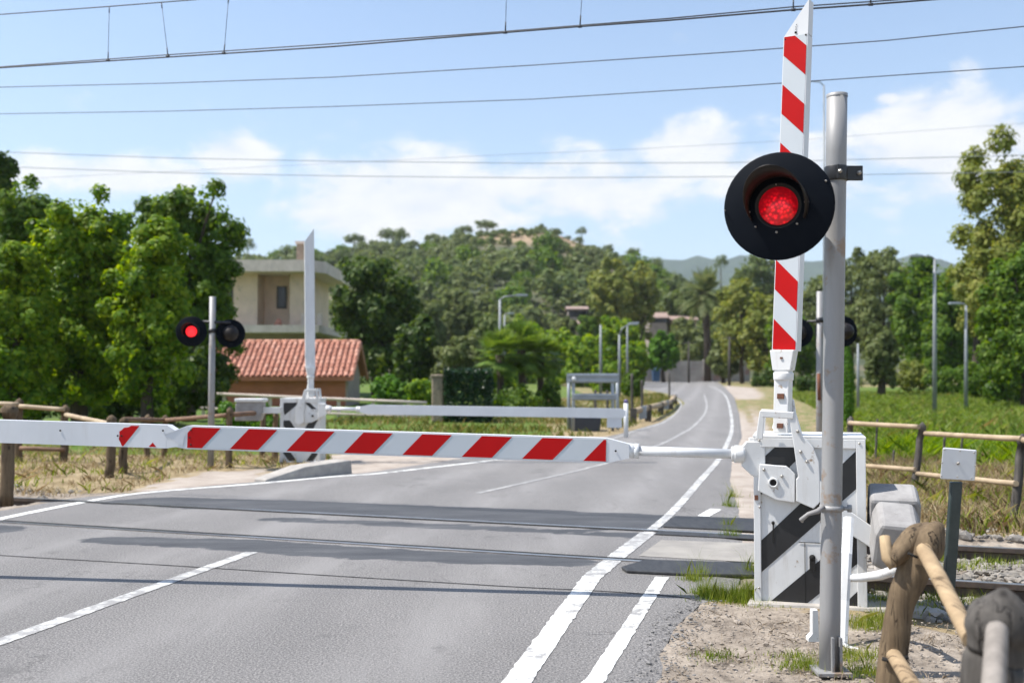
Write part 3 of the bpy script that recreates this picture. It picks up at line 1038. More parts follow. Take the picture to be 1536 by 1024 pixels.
def panel_boom(mb, A, B, up, h, dep, nfront, stripes, mats=(0, 1, 2), lip=.010):
    """flat box-section boom from A to B; stripes = (period, slope, phase) measured from A"""
    L = (B - A).length
    d = (B - A).normalized()
    up = (up - d * up.dot(d)).normalized()
    nf = d.cross(up)
    if nf.dot(nfront) < 0:
        nf = -nf
    c = (A + B) / 2 - nf * dep / 2
    mb.box(c, d * L / 2, up * h / 2, nf * dep / 2, mats[0])
    if stripes:
        per, slope, ph = stripes
        lo, hi = -h / 2 + lip, h / 2 - lip
        # white sheeting over the whole face and red bars just proud of it
        mb.prism([A + d * u + up * v + nf * .0005 for u, v in ((.004, lo), (L - .004, lo), (L - .004, hi), (.004, hi))], nf * .0015, mats[1])
        for pl in stripe_cut(.004, L - .004, lo, hi, per, slope, ph):
            mb.prism([A + d * u + up * v + nf * .0025 for u, v in pl], nf * .0015, mats[2])
    return d, up, nf


def barrier(label, O, ex, ey, boom_root_d, boom_dir, far=False):
    """machine cabinet with a lowered boom to its local left, a raised boom, and counterweights to its local right"""
    t = Thing('level_crossing_barrier', label, 'crossing barrier', O)
    ez = V((0, 0, 1))

    def L(x, y, z):
        return O + ex * x + ey * y + ez * z

    def lp(px, py):                                # from the near machine's measured face
        return (px - 1133) / 237.0, (905 - py) / 228.0

    W, Hh, Dp = .692, 1.085, .52
    mb = MB()
    mb.box(L(W / 2, Dp / 2, Hh / 2), ex * W / 2, ey * Dp / 2, ez * Hh / 2)
    cab = t.part(mb, 'cabinet', ['white'], bevel=.008)
    fr = MB()
    for (x0, x1, z0, z1) in ((-.004, .040, 0, Hh + .003), (W - .054, W + .004, 0, Hh + .003), (.040, W - .054, Hh - .055, Hh + .003), (.040, W - .054, 0, .018)):
        fr.box(L((x0 + x1) / 2, -.009, (z0 + z1) / 2), ex * (x1 - x0) / 2, ey * .008, ez * (z1 - z0) / 2)
    fr.box(L(W / 2, Dp / 2, Hh + .012), ex * (W / 2 + .008), ey * (Dp / 2 + .015), ez * .008)
    t.part(fr, 'frame', ['white'], under=cab, bevel=.003)
    st = MB()
    if not far:
        bands = [[(1143, 690), (1167, 668), (1218, 668), (1143, 742)],
                 [(1143, 810), (1284, 674), (1284, 729), (1143, 857)],
                 [(1156, 900), (1284, 788), (1284, 838), (1210, 900)],
                 [(1262, 900), (1284, 878), (1284, 900)]]
    else:
        bands = [[(1143, 700), (1180, 668), (1200, 668), (1143, 720)], [(1290, 672), (1255, 668), (1215, 668), (1280, 720)],
                 [(1143, 740), (1175, 740), (1216, 800), (1258, 740), (1284, 740), (1284, 760), (1230, 845), (1202, 845)],
                 [(1143, 835), (1143, 875), (1162, 900), (1190, 900)], [(1284, 825), (1284, 870), (1262, 900), (1228, 900)]]
    for b_ in bands:
        st.prism([L(lp(*p)[0], -.001, lp(*p)[1]) for p in b_], ey * -.002)
    t.part(st, 'warning_stripes', ['black'], under=cab)
    if not far:
        dr = MB()                                   # door on the lower right with its lock
        x0, z1 = lp(1170, 811)
        for a, b2 in (((1199, 810), (1284, 810)), ((1208, 810), (1208, 900))):
            (xa, za), (xb, zb) = lp(*a), lp(*b2)
            dr.box(L((xa + xb) / 2, -.004, (za + zb) / 2), ex * max(.002, abs(xb - xa) / 2), ey * .0012, ez * max(.002, abs(zb - za) / 2))
        t.part(dr, 'door_seam', ['dark_hole'], under=cab)
        lk = MB()
        for px, py, r in ((1219, 832, .020),):
            x, z = lp(px, py)
            lk.lathe(L(x, -.004, z), -ey, [(r, 0), (r, .010), (0, .011)], 14)
        x, z = lp(1219, 843)
        lk.box(L(x, -.009, z), ex * .018, ey * .004, ez * .035)
        t.part(lk, 'lock', ['dark_hole'], under=cab)
        lk = MB()
        x, z = lp(1161, 783)
        lk.lathe(L(x, -.004, z), -ey, [(.011, 0), (.011, .010), (0, .011)], 14)
        x, z = lp(1161, 798)
        lk.box(L(x, -.006, z), ex * .004, ey * .002, ez * .066)
        t.part(lk, 'latch_slot', ['dark_hole'], under=cab)
        for px, py in ((1141, 660), (1289, 662), (1141, 760), (1290, 800), (1139, 880)):
            x, z = lp(px, py)
            h2 = MB().lathe(L(x, -.018, z), -ey, [(.007, 0), (.007, .004), (0, .006)], 8)
            t.part(h2, 'rivet', ['bolt'], under=cab)
        rs = MB()
        x, z = lp(1136, 746)
        rs.box(L(x, -.0205, z), ex * .012, ey * .003, ez * .016)
        t.part(rs, 'corner_patch', ['rust'], under=cab)
    # pivot plates on the front
    pl = MB()
    pv = [(1141.5, 695), (1181.5, 697), (1188, 702), (1195, 709), (1194, 751), (1166, 748), (1138.6, 735)]
    pl.prism([L(lp(*p)[0], -.020, lp(*p)[1]) for p in pv], ey * -.035)
    piv = t.part(pl, 'pivot_plate', ['white'], bevel=.006)
    hb = MB()
    x, z = lp(1162, 722)
    hb.lathe(L(x, -.056, z), -ey, [(.034, 0), (.034, .012), (.026, .014), (.022, .013), (.021, -.002)], 20, 0)
    hb.lathe(L(x, -.056, z), -ey, [(.022, .002), (0, .002)], 20, 1)
    t.part(hb, 'pivot_bearing', ['white', 'dark_hole'], under=piv)
    # curved arm that carries the raised boom
    arm = [(1186, 622), (1193, 618), (1198, 624), (1206, 652), (1222, 668), (1230, 690), (1231, 718), (1231, 748), (1221, 758), (1196, 748), (1196, 716), (1199, 712), (1193, 666)]
    am = MB()
    am.prism([L(lp(*p)[0], -.058, lp(*p)[1]) for p in arm], ey * -.022)
    left = [(1142.5, 616), (1151, 616), (1147, 658), (1136, 658)]
    am.prism([L(lp(*p)[0], -.058, lp(*p)[1]) for p in left], ey * -.022)
    topb = [(1142.5, 615), (1194, 617), (1193, 627), (1147, 625)]
    am.prism([L(lp(*p)[0], -.064, lp(*p)[1]) for p in topb], ey * -.022)
    for q in (arm, left, topb):                       # the same cheek on the far side
        am.prism([L(lp(*p)[0], .20, lp(*p)[1]) for p in q if p[1] < 700], ey * .022)
    ar = t.part(am, 'boom_arm', ['white'], bevel=.005)
    for px, py in ((1203, 675), (1212, 689), (1199, 645), (1148, 703), (1175, 712)):
        x, z = lp(px, py)
        bb = MB()
        bb.lathe(L(x, -.081 if px > 1190 else -.056, z), -ey, [(.010, 0), (.010, .010), (.004, .014), (0, .014)], 10)
        t.part(bb, 'bolt', ['bolt'], under=ar if px > 1190 else piv)
    # collar plate behind the signal post, running to the counterweight
    if not far:
        cw = MB()
        cw.prism([L(lp(*p)[0], -.05, lp(*p)[1]) for p in ((1231, 716), (1262, 752), (1310, 784), (1304, 812), (1262, 786), (1231, 758))], ey * -.03)
        t.part(cw, 'counterweight_arm', ['white'], bevel=.005)
        for (pxs, y0, dp, nm) in (([(1303, 727), (1370, 727), (1375, 738), (1374, 800), (1366, 812), (1308, 806), (1302, 790)], .02, .24, 'counterweight'),
                                  ([(1313, 752), (1362, 755), (1370, 772), (1372, 792), (1352, 836), (1322, 830), (1300, 818), (1305, 770)], -.32, .31, 'counterweight')):
            m2 = MB()
            cen = L(lp(1338, 790)[0], y0 + dp / 2, lp(1338, 790)[1])
            rot = Matrix.Rotation(math.radians(22), 3, ex)
            m2.prism([cen + rot @ (L(lp(*p)[0], y0, lp(*p)[1]) - cen) for p in pxs], rot @ (ey * dp))
            t.part(m2, nm, ['cement'], bevel=.025, label='pale rear counterweight block' if y0 > 0 else 'grey front counterweight block with chipped paint')
        m3 = MB()
        m3.tube([L(lp(1375, 762)[0] - .27, .1, lp(1375, 800)[1]), L(lp(1262, 790)[0], .1, lp(1262, 800)[1])], .03, 10)
        for px in (1276, 1268):
            m3.box(L(lp(px, 0)[0] + .03, .02, .36), ex * .018, ey * .01, ez * .24)
        t.part(m3, 'counterweight_bracket', ['white'])
        m4 = MB()                                     # the bent flat iron beside the post
        q = [P(1273, 776, 5.9), P(1270, 830, 5.75), P(1266, 900, 5.7), P(1263, 962, 5.62)]
        m4.tube(q, [.030] * 4, 6, squash=.5, smooth=False)
        m4.tube([q[-1], q[-1] + V((.03, -.02, -.03)), q[-1] + V((.20, -.15, -.05))], [.022, .024, .026], 6, squash=.6, smooth=False)
        t.part(m4, 'stay_bar', ['white'], label='bent white flat iron stay with flaking paint')
        m5 = MB()
        q = [P(1264, 866, 5.75), P(1292, 866, 5.7), P(1322, 862, 5.6), P(1350, 852, 5.3)]
        m5.tube(q, [.022, .024, .028, .026], 9)
        t.part(m5, 'drain_pipe', ['white'], label='short white pipe bound to the stay bar')
    else:
        cw = MB()
        cw.box(L(W + .17, -.04, .90), ex * .19, ey * .02, ez * .055)
        t.part(cw, 'counterweight_arm', ['white'], bevel=.005)
        m2 = MB()
        m2.prism([L(W + .28 + x, -.16, z) for x, z in ((0, 1.06), (.44, 1.06), (.46, 1.0), (.47, .72), (.05, .72), (.01, .85))], ey * .28)
        m2.box(L(W + .50, -.02, 1.075), ex * .25, ey * .17, ez * .03, 1)
        t.part(m2, 'counterweight', ['cement', 'white'], bevel=.015)
    # ---- raised boom
    bx, bz = lp(1176, 640)
    base = L(bx, .07, bz - .02)
    yaw = math.radians(17)
    nf = (-ey * math.cos(yaw) - ex * math.sin(yaw))
    rd = (ex * math.cos(yaw) - ey * math.sin(yaw))     # to the boom's right
    ax = (ez + ex * .016).normalized()                 # slight lean
    if not far:
        tx, tz = lp(1198, 53)
        topp = P(1193.5, 53, base.y + .03)
        botp = P(1176, 525, base.y)
        ax = (topp - botp).normalized()
    else:
        botp = base + ax * .50
        topp = base + ax * 2.70
    nk = MB()
    nk.box(base.lerp(botp, .38), rd * .050, nf * .045, (botp - base) * .42)
    nk.tube([base.lerp(botp, .62), base.lerp(botp, .72)], .068, 12)
    nk.prism([botp + rd * .082 + nf * .05, botp - rd * .082 + nf * .05, base.lerp(botp, .74) - rd * .06 + nf * .05, base.lerp(botp, .74) + rd * .06 + nf * .05], -nf * .10)
    nk.prism([base - rd * .09 - nf * .05, base + rd * .09 - nf * .05, base + rd * .05 - nf * .05 + ax * .2, base - rd * .05 - nf * .05 + ax * .2], -nf * .02)
    neck = t.part(nk, 'boom_neck', ['white'], bevel=.006)
    if not far:
        for k, s_ in ((.05, .020), (.42, .022), (.66, .008), (.9, .008)):
            p = base.lerp(botp, k) + nf * .052
            t.part(MB().box(p, rd * s_, nf * .006, ax * s_ * .8), 'neck_fitting', ['rust'], under=neck)
    rb = MB()
    panel_boom(rb, botp, topp, rd, .165, .105, nf, None if far else (.398, -.150, .010), lip=.006)
    Lr = (topp - botp).length
    bo = t.part(rb, 'raised_boom', ['white_clean', 'sheet', 'red'])
    if not far:                                        # second thin leaf behind the left edge, seen under the signal
        sl = MB()
        q = botp - rd * .088 - nf * .06
        sl.box(q + ax * .30, rd * .010, nf * .012, ax * .22)
        t.part(sl, 'edge_strip', ['white_clean'], under=bo)
    tp = MB()
    sd = -rd if far else rd
    tipv = [topp - sd * .0825, topp + sd * .0825, topp + sd * .0825 + ax * .235]
    tp.prism([p - nf * .002 for p in tipv], -nf * .10)
    tip = t.part(tp, 'boom_tip', ['white_clean'], under=bo)
    if not far:
        for dx, dz, r in ((0, .018, .008), (0, .040, .003), (0, .055, .003), (.004, .07, .003), (-.07, -.018, .006), (.07, -.012, .006)):
            m7 = MB().lathe(topp + sd * dx + ax * dz + nf * .0005, nf, [(r, 0), (r, .004), (0, .005)], 8)
            t.part(m7, 'boom_rivet', ['dark_hole'], under=bo)
    # ---- lowered boom
    root, dirv = boom_root_d, boom_dir.normalized()
    upv = ez
    nfr = dirv.cross(upv)
    if nfr.y > 0:
        nfr = -nfr
    mt = MB()
    bk = -nfr * .03
    mt.prism([root + bk + p for p in (V((0, 0, .045)), -dirv * .03 + V((0, 0, .085)), -dirv * .15 + V((0, 0, .09)), -dirv * .15 + V((0, 0, -.155)), -dirv * .06 + V((0, 0, -.135)), V((0, 0, -.08)))], -nfr * .06)
    mt.prism([root + bk * 2.5 + p for p in (-dirv * .05 + V((0, 0, .11)), -dirv * .17 + V((0, 0, .115)), -dirv * .17 + V((0, 0, -.19)), -dirv * .09 + V((0, 0, -.17)), -dirv * .05 + V((0, 0, -.10)))], -nfr * .03)
    mt.tube([root + dirv * .05 - nfr * .05, root - dirv * .01 - nfr * .05], .058, 16)
    mt.tube([root - dirv * .02 - nfr * .05, root + dirv * .07 - nfr * .05], .050, 12)
    mt.tube([root + dirv * .04 - nfr * .05, root + dirv * .05 - nfr * .05], .062, 6)
    t.part(mt, 'boom_mount', ['white'], bevel=.006)
    tl = .72 if not far else .55                        # length of the round shaft
    sh = MB()
    e = root + dirv * tl - nfr * .05
    sh.tube([root + dirv * .05 - nfr * .05, e], .033, 14)
    sh.tube([e - dirv * .02, e + dirv * .06], .050, 12)
    sh.tube([e - dirv * .045, e - dirv * .012], .056, 6)
    t.part(sh, 'boom_shaft', ['white_clean'])
    p0 = root + dirv * (tl + .17)
    lb = MB()
    hgt, dep = .165, .085
    if not far:
        A = p0
        Lp = 2.955
        B = A + dirv * Lp
        panel_boom(lb, A, B, upv, hgt, dep, nfr, (.4135, -.136, -.052), lip=.010)
        t1 = root + dirv * (tl + .02)
        lb.add([t1 + upv * .047, t1 - upv * .047, A - upv * hgt / 2, A + upv * hgt / 2] + [q - nfr * .1 for q in (t1 + upv * .047, t1 - upv * .047)] + [A - upv * hgt / 2 - nfr * dep, A + upv * hgt / 2 - nfr * dep],
               [(0, 1, 2, 3), (4, 7, 6, 5), (0, 3, 7, 4), (1, 5, 6, 2), (0, 4, 5, 1)], 0)
        # pinched joint, then the plain outer panel that leaves the picture
        C2 = B + dirv * .155
        E2 = C2 + dirv * 2.9
        hp = hgt / 2
        lb.add([B + upv * hp, B - upv * hp, B + dirv * .085 - upv * (hp - .012), B + dirv * .09 + upv * .045, C2 + upv * hp, C2 - upv * hp,
                B + upv * hp - nfr * dep, B - upv * hp - nfr * dep, B + dirv * .085 - upv * (hp - .012) - nfr * dep, B + dirv * .09 + upv * .045 - nfr * dep, C2 + upv * hp - nfr * dep, C2 - upv * hp - nfr * dep],
               [(0, 1, 2, 3), (3, 2, 5, 4), (6, 9, 8, 7), (9, 10, 11, 8), (0, 3, 9, 6), (3, 4, 10, 9), (1, 7, 8, 2), (2, 8, 11, 5)], 0)
        fold = [B + upv * (hp - .02) + nfr * .014, B + dirv * .15 + upv * .012 + nfr * .022, B + dirv * .15 - upv * .0 + nfr * .014, B + dirv * .05 - upv * .03 + nfr * .004, B - upv * .03 + nfr * .003]
        lb.add([B + dirv * .005 + upv * (hp - .012) + nfr * .003, B + dirv * .16 + upv * .018 + nfr * .016, B + dirv * .16 + upv * .006 + nfr * .012, B + dirv * .03 - upv * .06 + nfr * .003], [(0, 1, 2, 3)], 0)
        panel_boom(lb, C2, E2, upv, hgt, dep, nfr, None)
        # worn red remains on the outer panel
        lo, hi = -hp + .006, hp - .012
        Cm = C2 + nfr * .0005
        sc = lambda u: .0046 * u
        redp = [(173, hi), (140, hi - .006), (143, .02), (141, -.02), (146, lo + .02), (145, lo)]
        u = lambda px: (215 - px) * .00482
        worn = [(u(173), hi), (u(160), hi), (u(156), hi - .012), (u(149), hi - .016), (u(145), hi - .034), (u(141.5), hi - .044), (u(142), .0), (u(141), -.03), (u(143.5), -.05), (u(146), lo), (u(148), lo)]
        lb.prism([Cm + dirv * a + upv * b2 for a, b2 in worn], nfr * .002, 2)
        tri = [(u(199.5), lo + .002), (u(188), lo + .002), (u(194), lo + .032)]
        lb.prism([Cm + dirv * a + upv * b2 for a, b2 in tri], nfr * .002, 2)
        lw = t.part(lb, 'lowered_boom', ['white_clean', 'sheet', 'red'])
        for dst, dz in ((-.06, .0), (Lp - .03, hp - .03), (Lp - .03, -.05), (Lp - .02, .0), (Lp + .18, hp - .04), (Lp + .52, -.004), (Lp + .49, -.004), (Lp + .96, .02)):
            m8 = MB().lathe(A + dirv * dst + upv * dz + nfr * .002, nfr, [(.007, 0), (.006, .005), (0, .006)], 8)
            t.part(m8, 'boom_rivet', ['dark_hole'], under=lw)
    else:
        panel_boom(lb, p0, p0 + dirv * 4.35, upv, .165, dep, nfr, None)
        t1 = root + dirv * (tl + .02)
        lb.add([t1 + upv * .047, t1 - upv * .047, p0 - upv * .0825, p0 + upv * .0825] + [q - nfr * .08 for q in (t1 + upv * .047, t1 - upv * .047, p0 - upv * .0825, p0 + upv * .0825)],
               [(0, 1, 2, 3), (4, 7, 6, 5), (0, 3, 7, 4), (1, 5, 6, 2), (0, 4, 5, 1)], 0)
        e = p0 + dirv * 4.35
        lb.prism([e + p for p in (V((0, 0, .08)), dirv * .06 + V((0, 0, .05)), dirv * .06 + V((0, 0, -.03)), V((0, 0, -.08)))], -nfr * dep)
        lb.box(e - dirv * .13 - upv * .16 - nfr * dep / 2, dirv * .125, upv * .085, nfr * .03)
        t.part(lb, 'lowered_boom', ['white_clean', 'sheet', 'red'])
    return t


YAW = math.radians(16)
O1 = G(1133, 905)
ex1, ey1 = V((math.cos(YAW), -math.sin(YAW), 0)), V((math.sin(YAW), math.cos(YAW), 0))
bd = P(245, 654.5, 7.08) - P(910, 675.5, 6.68)
rootp = P(910, 675.5, 6.68) - bd.normalized() * .89
barrier('near barrier machine with black striped white cabinet and red striped booms', O1, ex1, ey1, rootp, bd, False)
O2 = G(480, 693)
bd2 = P(930, 622, 17.0) - P(545, 616, 17.1)
root2 = P(490, 613, 17.15)
barrier('far barrier machine with plain white booms in front of the tiled shed', O2, V((-1, 0, 0)), V((0, 1, 0)), root2, bd2, True)


# ------------------------------------------------------------------ crossing signals
def signal_head(t, c, nrm, R, lit=True, detail=True, seen_back=False, dist=.2):
    n = V(nrm).normalized()
    mb = MB()
    mb.lathe(c, n, [(R * .40, .012), (R * .97, .0), (R, -.004), (R, -.012), (R * .97, -.014), (R * .40, -.004)], 48)
    mb.lathe(c, n, [(R * .40, .012), (R * .40, -.004)], 48)
    bd_ = t.part(mb, 'backboard', ['disc_black'])
    hs = MB()
    hs.lathe(c, -n, [(R * .55, .012), (R * .56, .05), (R * .48, .12), (R * .30, .17), (0, .18)], 28)
    t.part(hs, 'lamp_housing', ['hood'])
    hd = MB()
    rr, ln = R * .55, R * 1.12

    def hl(tt):
        s_ = (math.sin(tt) + .62) / 1.62
        return .012 + ln * max(.04, min(1, s_ ** .8))
    hd.lathe(c, n, [(rr, .010), (rr * .985, hl), (rr * .955, hl), (rr * .955, .010)], 40, a0=math.radians(-30), a1=math.radians(210))
    t.part(hd, 'hood', ['hood'])
    ls = MB()
    lr = R * .355
    prof = [(0, .030), (lr * .3, .028), (lr * .6, .022), (lr * .85, .012), (lr, .002)]
    ls.lathe(c, n, prof, 40)
    lo = t.part(ls, 'lens', ['lens' if (lit and detail) else ('lens_far' if lit else 'lens_off')])
    if detail:
        a = lo.data.attributes.new('lensr', 'FLOAT', 'POINT')
        c2 = c - V((0, 0, .26 * lr))                      # glow centred low, with the hood's shade on top put into the emission
        vals = [((v.co + t.o - c2) - n * (v.co + t.o - c2).dot(n)).length / lr for v in lo.data.vertices]
        a.data.foreach_set('value', vals)
        rg = MB()
        rg.lathe(c, n, [(lr, .004), (lr + .012, .012), (R * .42, .012)], 40)
        t.part(rg, 'lens_rim', ['hood'], under=lo)
    return bd_


def clamp(t, c, r, name='clamp', h=.05):
    mb = MB()
    mb.lathe(c, V((0, 0, 1)), [(r, -h / 2), (r + .007, -h / 2), (r + .007, h / 2), (r, h / 2)], 24)
    return mb


# near signal
b0, t0 = G(1244, 1006), P(1255.5, 143, 5.06)
sg = Thing('crossing_signal', 'near crossing signal with large black disc and glowing red light on grey post', 'railway signal', b0)
mb = MB()
pts = [b0.lerp(t0, k) for k in (-.02, .1, .3, .5, .7, .9, 1)]
mb.tube(pts, .0515, 28)
mb.lathe(t0, V((0, 0, 1)), [(.053, -.012), (.053, .004), (.046, .004), (.044, -.03)], 28)
pole = sg.part(mb, 'pole', ['galv'])
mb = MB()
for sx in (-1, 1):
    mb.box(b0 + V((.018 + sx * .020, -.055, .085)), V((.006, 0, 0)), V((0, .02, 0)), V((0, 0, .10)))
mb.box(b0 + V((.0, -.02, .008)), V((.085, 0, 0)), V((0, .08, 0)), V((0, 0, .008)))
sg.part(mb, 'base_bracket', ['galv'], under=pole)
mb = MB()
q = P(1222, 940, 5.35)
mb.prism([P(1219, 915, 5.35), P(1227, 915, 5.35), P(1229, 962, 5.35), P(1213, 962, 5.35), P(1213, 957, 5.35), P(1219, 950, 5.35)], V((0, .05, 0)))
sg.part(mb, 'foot_plate', ['white'], under=pole)
cc = P(1167.5, 309, 4.93)
nrm = V((-.39, -.92, .0))
bd_ = signal_head(sg, cc, nrm, .270)
mb = MB()
n1 = nrm.normalized()
sx = V((0, 0, 1)).cross(n1).normalized() * 1.0
sx = sx if sx.x > 0 else -sx
for px, py, r in ((1209, 306, .012), (1134, 339, .005), (1195, 338, .006), (1165, 349, .006), (1125, 316, .005), (1237, 277, .005), (1192, 271, .004), (1088, 311, .003), (1165, 277, .004)):
    d_ = (px - 1167.5) * 4.93 / F
    mb.lathe(cc + sx * d_ * 1.0 + V((0, 0, (309 - py) * 4.93 / F)) + n1 * .013, n1, [(r, -.01), (r, .004), (r * .5, .010), (0, .010)], 10)
sg.part(mb, 'bolt', ['bolt'], under=bd_)
pc = b0.lerp(t0, (1006 - 262) / (1006 - 143.))
mb = clamp(sg, pc, .0515, h=.075)
mb.box(pc + V((.085, -.02, 0)), V((.045, 0, 0)), V((0, .006, 0)), V((0, 0, .038)))
mb.box((pc + cc) / 2 + V((.02, .07, .06)), V((.16, 0, 0)), V((0, .012, 0)), V((0, 0, .032)))
mb.box(pc + V((-.012, -.064, 0)), V((.005, 0, 0)), V((0, .012, 0)), V((0, 0, .036)))
mb.box(cc - n1 * .12 + V((.05, 0, .05)), V((.05, 0, 0)), V((0, .03, 0)), V((0, 0, .03)))
cl = sg.part(mb, 'clamp', ['black'], bevel=.003)
mb = MB()
for dx, dy in ((-.004, -.068), (.108, -.028)):
    mb.lathe(pc + V((dx, dy, 0)), V((0, -1, 0)), [(.011, 0), (.011, .010), (.006, .012), (.006, .02), (0, .02)], 8)
sg.part(mb, 'clamp_bolt', ['bolt'], under=cl)
pc = b0.lerp(t0, (1006 - 763) / (1006 - 143.))
mb = clamp(sg, pc, .0515, h=.028)
mb.tube([pc + V((.05, -.02, 0)), pc + V((.095, -.02, 0))], .010, 8)
mb.tube([pc + V((.085, -.02, -.018)), pc + V((.085, -.02, .018))], .012, 8)
sg.part(mb, 'ring_clamp', ['galv'])
mb = MB()
pts = [pc + V((-.05, -.03, .012)), pc + V((-.085, -.05, -.01)), pc + V((-.125, -.02, -.028)), pc + V((-.155, .0, -.06)), pc + V((-.14, .03, -.075))]
mb.tube(pts, [.012, .014, .010, .012, .006], 7)
sg.part(mb, 'cable_tie', ['cement'])

# far left signal: one lit disc towards us, one turned away
b1 = G(316, 701)
t1 = P(319, 445, b1.y)
s2 = Thing('crossing_signal', 'far crossing signal with red lit disc left of its post and dark leaves behind', 'railway signal', b1)
s2.part(MB().tube([b1, b1.lerp(t1, .5), t1], .052, 16), 'pole', ['galv'])
signal_head(s2, P(287, 497, b1.y - .25), V((.12, -1, 0)), .245, True, False)
signal_head(s2, P(346, 500, b1.y + .12), V((-.30, 1, 0)), .235, False, False)
mb = clamp(s2, b1.lerp(t1, .80), .053, h=.07)
a_ = P(287, 489, b1.y - .1)
mb.tube([P(295, 482, b1.y - .03), P(346, 484, b1.y + .0)], .022, 8)
s2.part(mb, 'clamp', ['black'])
# far right signal seen from behind
b3 = G(1228, 703)
b3 = V((P(1228, 650, 16.0).x, 16.0, 0))
t3 = P(1229.5, 437, 16.0)
s3 = Thing('crossing_signal', 'crossing signal half hidden behind the near grey post, its two dark discs turned away', 'railway signal', b3)
s3.part(MB().tube([b3, b3.lerp(t3, .5), t3], .050, 16), 'pole', ['galv'])
signal_head(s3, P(1197, 499, 16.1), V((.25, 1, 0)), .235, False, False)
signal_head(s3, P(1265, 497, 15.9), V((-.25, 1, 0)), .245, False, False)
mb = clamp(s3, P(1229, 480, 16), .051, h=.08)
mb.tube([P(1210, 482, 16.0), P(1270, 481, 16.0)], .02, 8)
s3.part(mb, 'clamp', ['black'])
mb = MB().tube([P(1228, 560, 15.93), P(1229, 600, 15.93)], .03, 8)
s3.part(mb, 'rust_stain', ['rust'])

# ------------------------------------------------------------------ little plate on a green post
pb = G(1421, 908)
mp = Thing('marker_post', 'blank white square plate on a leaning dark green post beside the rail', 'marker post', pb)
D_ = pb.y
mb = MB().box(pb.lerp(P(1434, 722, D_), .5), V((.036, 0, 0)), V((0, .022, 0)), (P(1434, 722, D_) - pb) * .5)
po = mp.part(mb, 'post', ['post_green'], bevel=.006)
mb = MB().prism([P(*p, D_ - .03) for p in ((1414, 671), (1464, 675), (1461, 721), (1410, 718))], V((0.02, .03, 0)))
pl = mp.part(mb, 'plate', ['white_clean'], bevel=.006)
mb = MB()
for px, py in ((1417, 674), (1440, 676), (1461, 679), (1413, 694), (1412, 714), (1436, 715), (1457, 717), (1463, 698)):
    mb.lathe(P(px, py, D_ - .032), V((0, -1, 0)), [(.005, 0), (.005, .003), (0, .004)], 8)
mb.lathe(P(1437, 695, D_ - .032), V((-.2, -1, 0.3)), [(.010, 0), (.010, .01), (.005, .012), (.005, .03), (0, .03)], 8)
mp.part(mb, 'bolt', ['bolt'], under=pl)


# ------------------------------------------------------------------ fences
def post_mesh(b, tp, r, cap=True, n=10, seed=0, taper=.9):
    mb = MB()
    b, tp = V(b), V(tp)
    pts, rad = [], []
    h = (tp - b).length
    for k in range(8):
        q = b.lerp(tp, k / 7 * (1 - (.12 if cap else 0)))
        q += V((.35 * r * mnoise.noise(V((seed, k * .6, 0))), .35 * r * mnoise.noise(V((seed, k * .6, 5))), 0)) * (k > 0)
        pts.append(q)
        rad.append(r * (1 - (1 - taper) * k / 7) * (1 + .07 * mnoise.noise(V((seed, k, 9)))))
    if cap:
        d = (tp - b).normalized()
        pts += [pts[-1] + d * .004, tp - d * .10 * h * .5, tp - d * .012, tp]
        rad += [r * 1.06, r * 1.02, r * .42, r * .18]
    mb.tube(pts, rad, n, smooth=True)
    return mb


def rough_tube(pts, rad, n=22, steps=46, amp=.10, seed=0, squash=1.0):
    """timber: resampled tube with lengthwise ridges, knots and hollows"""
    pts = [V(p) for p in pts]
    dist = [0]
    for a, b2 in zip(pts, pts[1:]):
        dist.append(dist[-1] + (b2 - a).length)
    out, rr = [], []
    for i in range(steps + 1):
        d = dist[-1] * i / steps
        k = max(j for j in range(len(pts) - 1) if dist[j] <= d + 1e-9)
        t = (d - dist[k]) / max(1e-6, dist[k + 1] - dist[k])
        p0, p1, p2, p3 = pts[max(k - 1, 0)], pts[k], pts[k + 1], pts[min(k + 2, len(pts) - 1)]
        out.append(.5 * (2 * p1 + (p2 - p0) * t + (2 * p0 - 5 * p1 + 4 * p2 - p3) * t * t + (3 * p1 - p0 - 3 * p2 + p3) * t ** 3))
        rr.append(rad[k] + (rad[k + 1] - rad[k]) * t)
    mb = MB().tube(out, rr, n, squash=squash)
    for i in range(steps + 1):
        for k in range(n):
            j = i * n + k
            a = 2 * math.pi * k / n
            ridge = mnoise.noise(V((math.cos(a) * 2.6 + seed, math.sin(a) * 2.6, i * .05)))
            lump = mnoise.noise(V((math.cos(a) * .9, math.sin(a) * .9 + seed, i * .22)))
            mb.v[j] = out[i] + (mb.v[j] - out[i]) * (1 + amp * ridge + amp * .8 * lump)
    return mb


def rail_mesh(a, b2, r0, r1=None, n=10, seed=0, sag=.0):
    r1 = r1 or r0
    a, b2 = V(a), V(b2)
    pts, rad = [], []
    for k in range(7):
        t = k / 6
        q = a.lerp(b2, t) + V((0, 0, -sag * 4 * t * (1 - t))) + V((0, 0, .15 * r0 * mnoise.noise(V((seed, k * .7, 2)))))
        pts.append(q)
        rad.append((r0 + (r1 - r0) * t) * (1 + .06 * mnoise.noise(V((seed, k, 4)))))
    return MB().tube(pts, rad, n)


